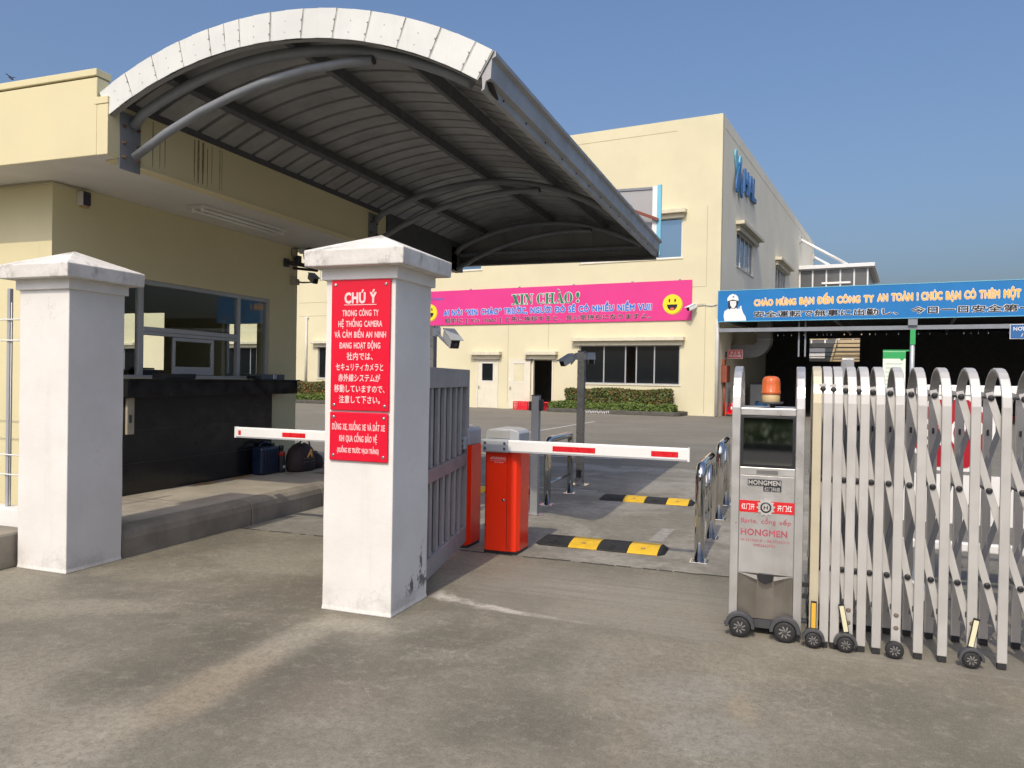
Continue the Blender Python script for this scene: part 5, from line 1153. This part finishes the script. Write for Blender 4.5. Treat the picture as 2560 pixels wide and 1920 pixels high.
for k in range(7): bx(-7.4+k*4.4, -7.3+k*4.4, 33.25, 44.9, 4.16, 4.279).build('rafter', STEELB, SD)
for z in (2.98, 3.22, 3.46, 3.7): bx(-5.1, -2.55, 44.94, 44.97, z-.02, z+.02).build('window_bar', BLK, SD)
bx(-1.7, 24, 40.2, 40.5, .0, .18).build('wheel_stop', paint('red_kerb_paint', (.36, .03, .03), .7), SD)
T = Thing('outside_stair', 'beige slatted stair seen through the opening in the dark shed wall', 'staircase', (-3.4, 48, 0), 'A')
for k in range(9):
    z = 2.5+k*.23; x = -4.5+k*.06; bx(x+.3, -2.2, 47.6+k*.05, 47.9+k*.05, z, z+.17).build('slat', BEIGE, T)
Mb().bar((-4.3, 47.5, 2.4), (-3.8, 47.5, 4.5), .10, .06).build('stringer', BEIGE, T); bx(-6.5, -4.4, 47.5, 47.6, 4.05, 4.25).build('landing_beam', BEIGE, T)
for x in (-4.5, -2.3): bx(x, x+.08, 47.7, 47.78, 0, 2.6).build('post', BEIGE, T)
bx(-6.3, -4.6, 48.2, 48.3, 3.0, 3.6).build('landing_panel', WHTFRAME, T); bx(-6.4, -4.5, 48.15, 48.5, 0, 3.0).build('landing_base', DARKW, T)

T = Thing('blue_banner', 'long blue welcome banner with orange lettering along the shed front', 'banner', (1, 33, 4.1), 'A')
yb = 32.98; bx(-7.45, 9.78, yb, 33.05, 4.09, 5.385).build('panel', BLUE, T)
bx(-7.46, 9.79, yb-.012, 33.055, 5.3855, 5.41).build('frame_strip', LBLUE, T); bx(-7.46, 9.79, yb-.012, 33.055, 4.065, 4.0895).build('frame_strip', LBLUE, T)
L1 = (('CHÀO MỪNG', -5.95, -4.28, 4.72, .235), ('BẠN ĐẾN CÔNG TY', -4.15, -1.40, 4.735, .25), ('AN TOÀN !', -1.28, .14, 4.76, .265), ('CHÚC BẠN CÓ THÊM MỘT', .24, 3.42, 4.76, .27), ('NGÀY LÀM VIỆC AN TOÀN !', 3.62, 7.9, 4.74, .27))
for s, a, b, z, h in L1: lt(s, a, b, z, h, TXORANGE, .05, .045)
lt('安全運転で無事に出勤し、', -5.95, -.55, 4.25, .215, TXBLACK, .022, .045, cjk=True); lt('今日一日安全第一', -.1, 3.85, 4.27, .22, TXBLACK, .022, .045, cjk=True); lt('！', 9.25, 9.42, 4.2, .22, TXBLACK, .022, .045, cjk=True)
# printed guard figure: flat print, white silhouette with a helmet
def shape(pts, mat, d, name): return Mb().prism(pts, lambda u, v, dd: (u, dd, v), yb-d, yb-d+.003).build(name, mat, T)
shape([(-7.16, 4.10), (-7.20, 4.32), (-7.17, 4.52), (-7.02, 4.62), (-6.93, 4.66), (-6.72, 4.66), (-6.60, 4.60), (-6.55, 4.72), (-6.47, 4.74), (-6.45, 4.60), (-6.38, 4.42), (-6.28, 4.25), (-6.26, 4.10)], WHT, .006, 'printed_figure')
shape([(-6.98, 4.58), (-7.02, 4.75), (-7.00, 5.0), (-6.62, 5.0), (-6.60, 4.85), (-6.66, 4.68), (-6.74, 4.62), (-6.90, 4.64)], TXBLACK, .008, 'printed_hair')
shape([(-6.93, 4.78), (-6.94, 4.95), (-6.68, 4.95), (-6.68, 4.78), (-6.74, 4.67), (-6.80, 4.64), (-6.87, 4.67)], WHT, .011, 'printed_face')
shape([(-7.06, 4.97), (-7.04, 5.10), (-6.96, 5.20), (-6.84, 5.25), (-6.70, 5.21), (-6.61, 5.11), (-6.58, 4.98), (-6.62, 4.94), (-6.82, 5.0), (-7.02, 4.94)], WHT, .014, 'printed_helmet')
shape([(-7.02, 4.955), (-6.82, 5.01), (-6.62, 4.955), (-6.62, 4.92), (-6.82, 4.975), (-7.02, 4.92)], TXBLACK, .017, 'printed_visor')
for x in (-6.86, -6.75): shape([(x-.025, 4.86), (x+.025, 4.86), (x+.025, 4.875), (x-.025, 4.875)], TXBLACK, .015, 'printed_eye')
shape([(-6.84, 4.73), (-6.77, 4.73), (-6.80, 4.715)], paint('print_grey', (.3, .3, .3), .6), .015, 'printed_mouth'); shape([(-6.84, 5.13), (-6.80, 5.17), (-6.76, 5.13), (-6.78, 5.09), (-6.82, 5.09)], TXBLUE, .018, 'printed_badge')
shape([(-6.56, 4.60), (-6.55, 4.72), (-6.53, 4.72), (-6.54, 4.60)], TXBLACK, .009, 'printed_strap')
# hanging signs and fittings near the shed
def sign(name, lab, x0, x1, z0, z1, y, mat, t=.02, frame='A', cat='sign'):
    T = Thing(name, lab, cat, ((x0+x1)/2, y, z0), frame); bx(x0, x1, y-t, y, z0, z1).build('panel', mat, T); return T
T = sign('hanging_sign', 'small blue hanging sign with white lettering under the shed beam', 3.13, 4.75, 3.26, 3.76, 33.05, DBLUE)
bx(3.11, 4.77, 33.035, 33.052, 3.245, 3.775).build('border', WHT, T); text(T, 'NƠI ĐỂ XE MÁY', 3.22, 4.62, 3.55, .13, 33.028, WHT, bold=.015, depth=.004); text(T, 'バイク', 3.45, 4.0, 3.33, .14, 33.028, WHT, bold=.004, depth=.004, cjk=True)
T = sign('hydrant_sign', 'small red sign on the side wall above the hose box', -7.30, -6.68, 2.55, 2.92, 34.5, paint('sign_red_faded', (.55, .10, .10), .5))
bx(-7.32, -6.66, 34.481, 34.502, 2.535, 2.935).build('border', PINKT, T); bx(-7.43, -7.31, 34.49, 34.51, 2.6, 2.85).build('wall_bracket', DGREY, T)
text(T, '消 火 栓', -7.2, -6.78, 2.76, .10, 34.477, WHT, bold=.006, depth=.004, cjk=True); text(T, 'VÒI CỨU HỎA', -7.25, -6.73, 2.61, .10, 34.477, WHT, bold=.03, depth=.004)
T = Thing('hose_box', 'dull red fire hose box on the side wall of the factory', 'hose box', (-7.3, 34, 1.4), 'A')
bx(-7.43, -7.19, 33.75, 34.45, 1.48, 2.22).build('cabinet', MAROON, T, bevel=.01); bx(-7.189, -7.18, 33.8, 34.4, 1.53, 2.17).build('cabinet_door', MAROON, T); bx(-7.43, -7.32, 33.9, 34.2, 2.25, 2.5).build('alarm_bell', MAROON, T)
Mb().cyl((-7.34, 34.0, .0), (-7.34, 34.0, 1.479), .05).build('riser_pipe', MAROON, T)
for k in range(2): Mb().tube([(-7.17, 33.9+.3*k, 1.5), (-7.13, 33.9+.3*k, 1.1), (-7.15, 33.95+.3*k, .75), (-7.12, 33.9+.3*k, .4)], .03, 8).build('hose', DGREY, T)
T = Thing('extinguisher_rack', 'red rack with fire extinguishers at the foot of the factory corner', 'extinguisher', (-7.1, 34.2, 0), 'A')
for x in (-7.28, -6.95): bx(x, x+.03, 33.95, 33.98, 0, .60).build('rack_post', RED, T); bx(x, x+.03, 34.35, 34.38, 0, .60).build('rack_post', RED, T)
bx(-7.28, -6.92, 33.945, 34.385, .10, .13).build('rack_shelf', RED, T)
for k, x in enumerate((-7.16, -7.02)):
    Mb().lathe([(.065, .131), (.068, .15), (.068, .50), (.045, .56), (.02, .58), (.02, .62)], (x, 34.15, 0), 16).build('cylinder', SIGNR, T); Mb().tube([(x, 34.15, .6), (x+.07, 34.08, .6), (x+.08, 34.08, .35)], .01, 6).build('nozzle_hose', BLK, T)
bx(-7.06, -6.98, 34.078, 34.082, .3, .42).build('label', WHT, T)
T = Thing('air_duct', 'grey square air duct elbow hanging in the shed by the factory wall', 'duct', (-6, 36, 3.2), 'A')
DU = paint('duct_zinc', (.2, .2, .2), .4, .3, var=.08); bx(-6.27, -5.68, 35.7, 36.3, 3.45, 4.27).build('riser', DU, T)
m = Mb(); c = (-6.50, 3.45); pts = [(c[0]+.82*math.cos(a), c[1]+.82*math.sin(a)) for a in [-math.pi/2*k/10 for k in range(11)]]+[(c[0]+.23*math.cos(a), c[1]+.23*math.sin(a)) for a in [-math.pi/2*(10-k)/10 for k in range(11)]]
m.prism(pts, lambda u, v, d: (u, d, v), 35.7, 36.3); m.build('elbow', DU, T); bx(-7.43, -6.501, 35.7, 36.3, 2.63, 3.22).build('wall_run', DU, T); bx(-6.29, -5.66, 35.68, 36.32, 3.44, 3.47).build('flange', FRAME, T)
T = sign('rules_poster', 'pale poster with a green heading hung beside the shed post', -1.04, -.25, 1.0, 2.86, 33.10, PAPER)
bx(-1.04, -.25, 33.076, 33.0795, 2.52, 2.78).build('heading_band', GREEN, T); bx(-1.045, -.13, 33.074, 33.104, 2.80, 2.86).build('hanger_rail', GREEN, T)
text(T, 'NỘI QUY', -.95, -.4, 2.60, .08, 33.075, PAPER, bold=.02, depth=.003) if False else None
for k in range(7): bx(-.95+.02*(k % 2), -.36-.03*(k % 3), 33.0765, 33.0795, 2.30-k*.16, 2.33-k*.16).build('print_line', paint('print_green_grey', (.42, .52, .42), .6), T)
Mb().prism([(-.38+.08*math.cos(a), 2.56+.10*math.sin(a)-.03*(abs(math.cos(a)) < .1)) for a in [k*math.pi/6 for k in range(12)]], lambda u, v, d: (u, d, v), 33.072, 33.0755).build('shield_mark', GREEN, T)
o = bx(-.11, .07, 33.055, 33.07, 3.06, 3.64).build('green_placard', GREEN, frame='A'); tag(o, 'narrow green placard fixed to the shed post', 'placard')
# tyre and jerrycan heap by the wall inside the shed
T = Thing('tool_cabinet', 'dim dark cabinet standing by the factory wall inside the shed', 'cabinet', (-6.3, 38.5, 0), 'A')
bx(-7.0, -5.9, 38, 39, 0, 1.5).build('body', DGREY, T, bevel=.02); bx(-6.95, -5.95, 37.98, 37.999, .1, 1.4).build('cabinet_door', FRAME, T)
T = Thing('blue_drum', 'small blue drum on the floor in the shed entrance', 'drum', (-6.2, 36.6, 0), 'A')
Mb().lathe([(.26, 0), (.28, .03), (.28, .3), (.29, .31), (.28, .32), (.28, .6), (.25, .62)], (-6.2, 36.6, 0), 24).build('drum', paint('drum_blue', (.03, .16, .34), .4), T); Mb().lathe([(.24, .621), (.24, .64)], (-6.2, 36.6, 0), 24).build('lid', BLK, T)

# glass porch with awning on the far side wall
T = Thing('glass_porch', 'white framed glass porch with a stayed flat awning on the far side wall', 'porch', (-5, 60, 8), 'A')
bx(XS+.01, -2.45, 58.3, 68, 9.72, 9.98).build('awning', WHTFRAME, T, bevel=.02); bx(XS+.02, -2.6, 58.5, 67.9, 9.64, 9.719).build('awning_soffit', FRAME, T)
for x in (-7.38, -6.51, -5.59, -4.67, -3.77, -2.91): bx(x-.05, x+.05, 58.6, 58.72, 4.4, 9.639).build('mullion', WHTFRAME, T)
for a, b in ((-7.32, -6.57), (-6.45, -5.65), (-5.53, -4.73), (-4.61, -3.83), (-3.71, -2.97)): bx(a, b, 58.64, 58.66, 4.4, 9.63).build('pane', paint('porch_glass', (.14, .145, .15), .12, .2, bump=0), T)
bx(-2.86, -2.84, 58.73, 67.8, 4.4, 9.63).build('pane', paint('porch_glass', (.14, .145, .15), .12, .2, bump=0), T)
for y, xe in ((58.6, -4.25), (67.0, -4.25)): Mb().cyl((XS+.02, y, 11.95), (xe, y, 9.98), .10, 12).build('stay', WHT, T); bx(XS+.001, XS+.12, y-.18, y+.18, 11.7, 12.2).build('stay_plate', FRAME, T)
bx(-5.9, -4.0, 58.55, 58.6, 8.62, 8.76).build('porch_lamp', WHT, T)
bx(XS+.02, -2.5, 58.4, 68, 4.33, 4.4).build('porch_floor', FRAME, T)
# bird
T = Thing('bird', 'small dark bird flying high at the far left', 'bird', (-22.95, 17.02, 10.63))
b = Vector((-22.95, 17.02, 10.63)); Mb().tube([b+Vector((-.10, 0, .07)), b+Vector((-.05, 0, .03)), b, b+Vector((.06, 0, -.05)), b+Vector((.11, 0, -.08))], [.008, .03, .04, .03, .012], 10).build('body', BLK, T)
for s in (-1, 1): Mb().poly([b+Vector((-.03, 0, .02)), b+Vector((.03, 0, -.03)), b+Vector((.05, s*.14, .05)), b+Vector((-.05, s*.16, .08))]).build('wing', BLK, T)
for o in bpy.data.objects:
    if '_off' in o: del o['_off']
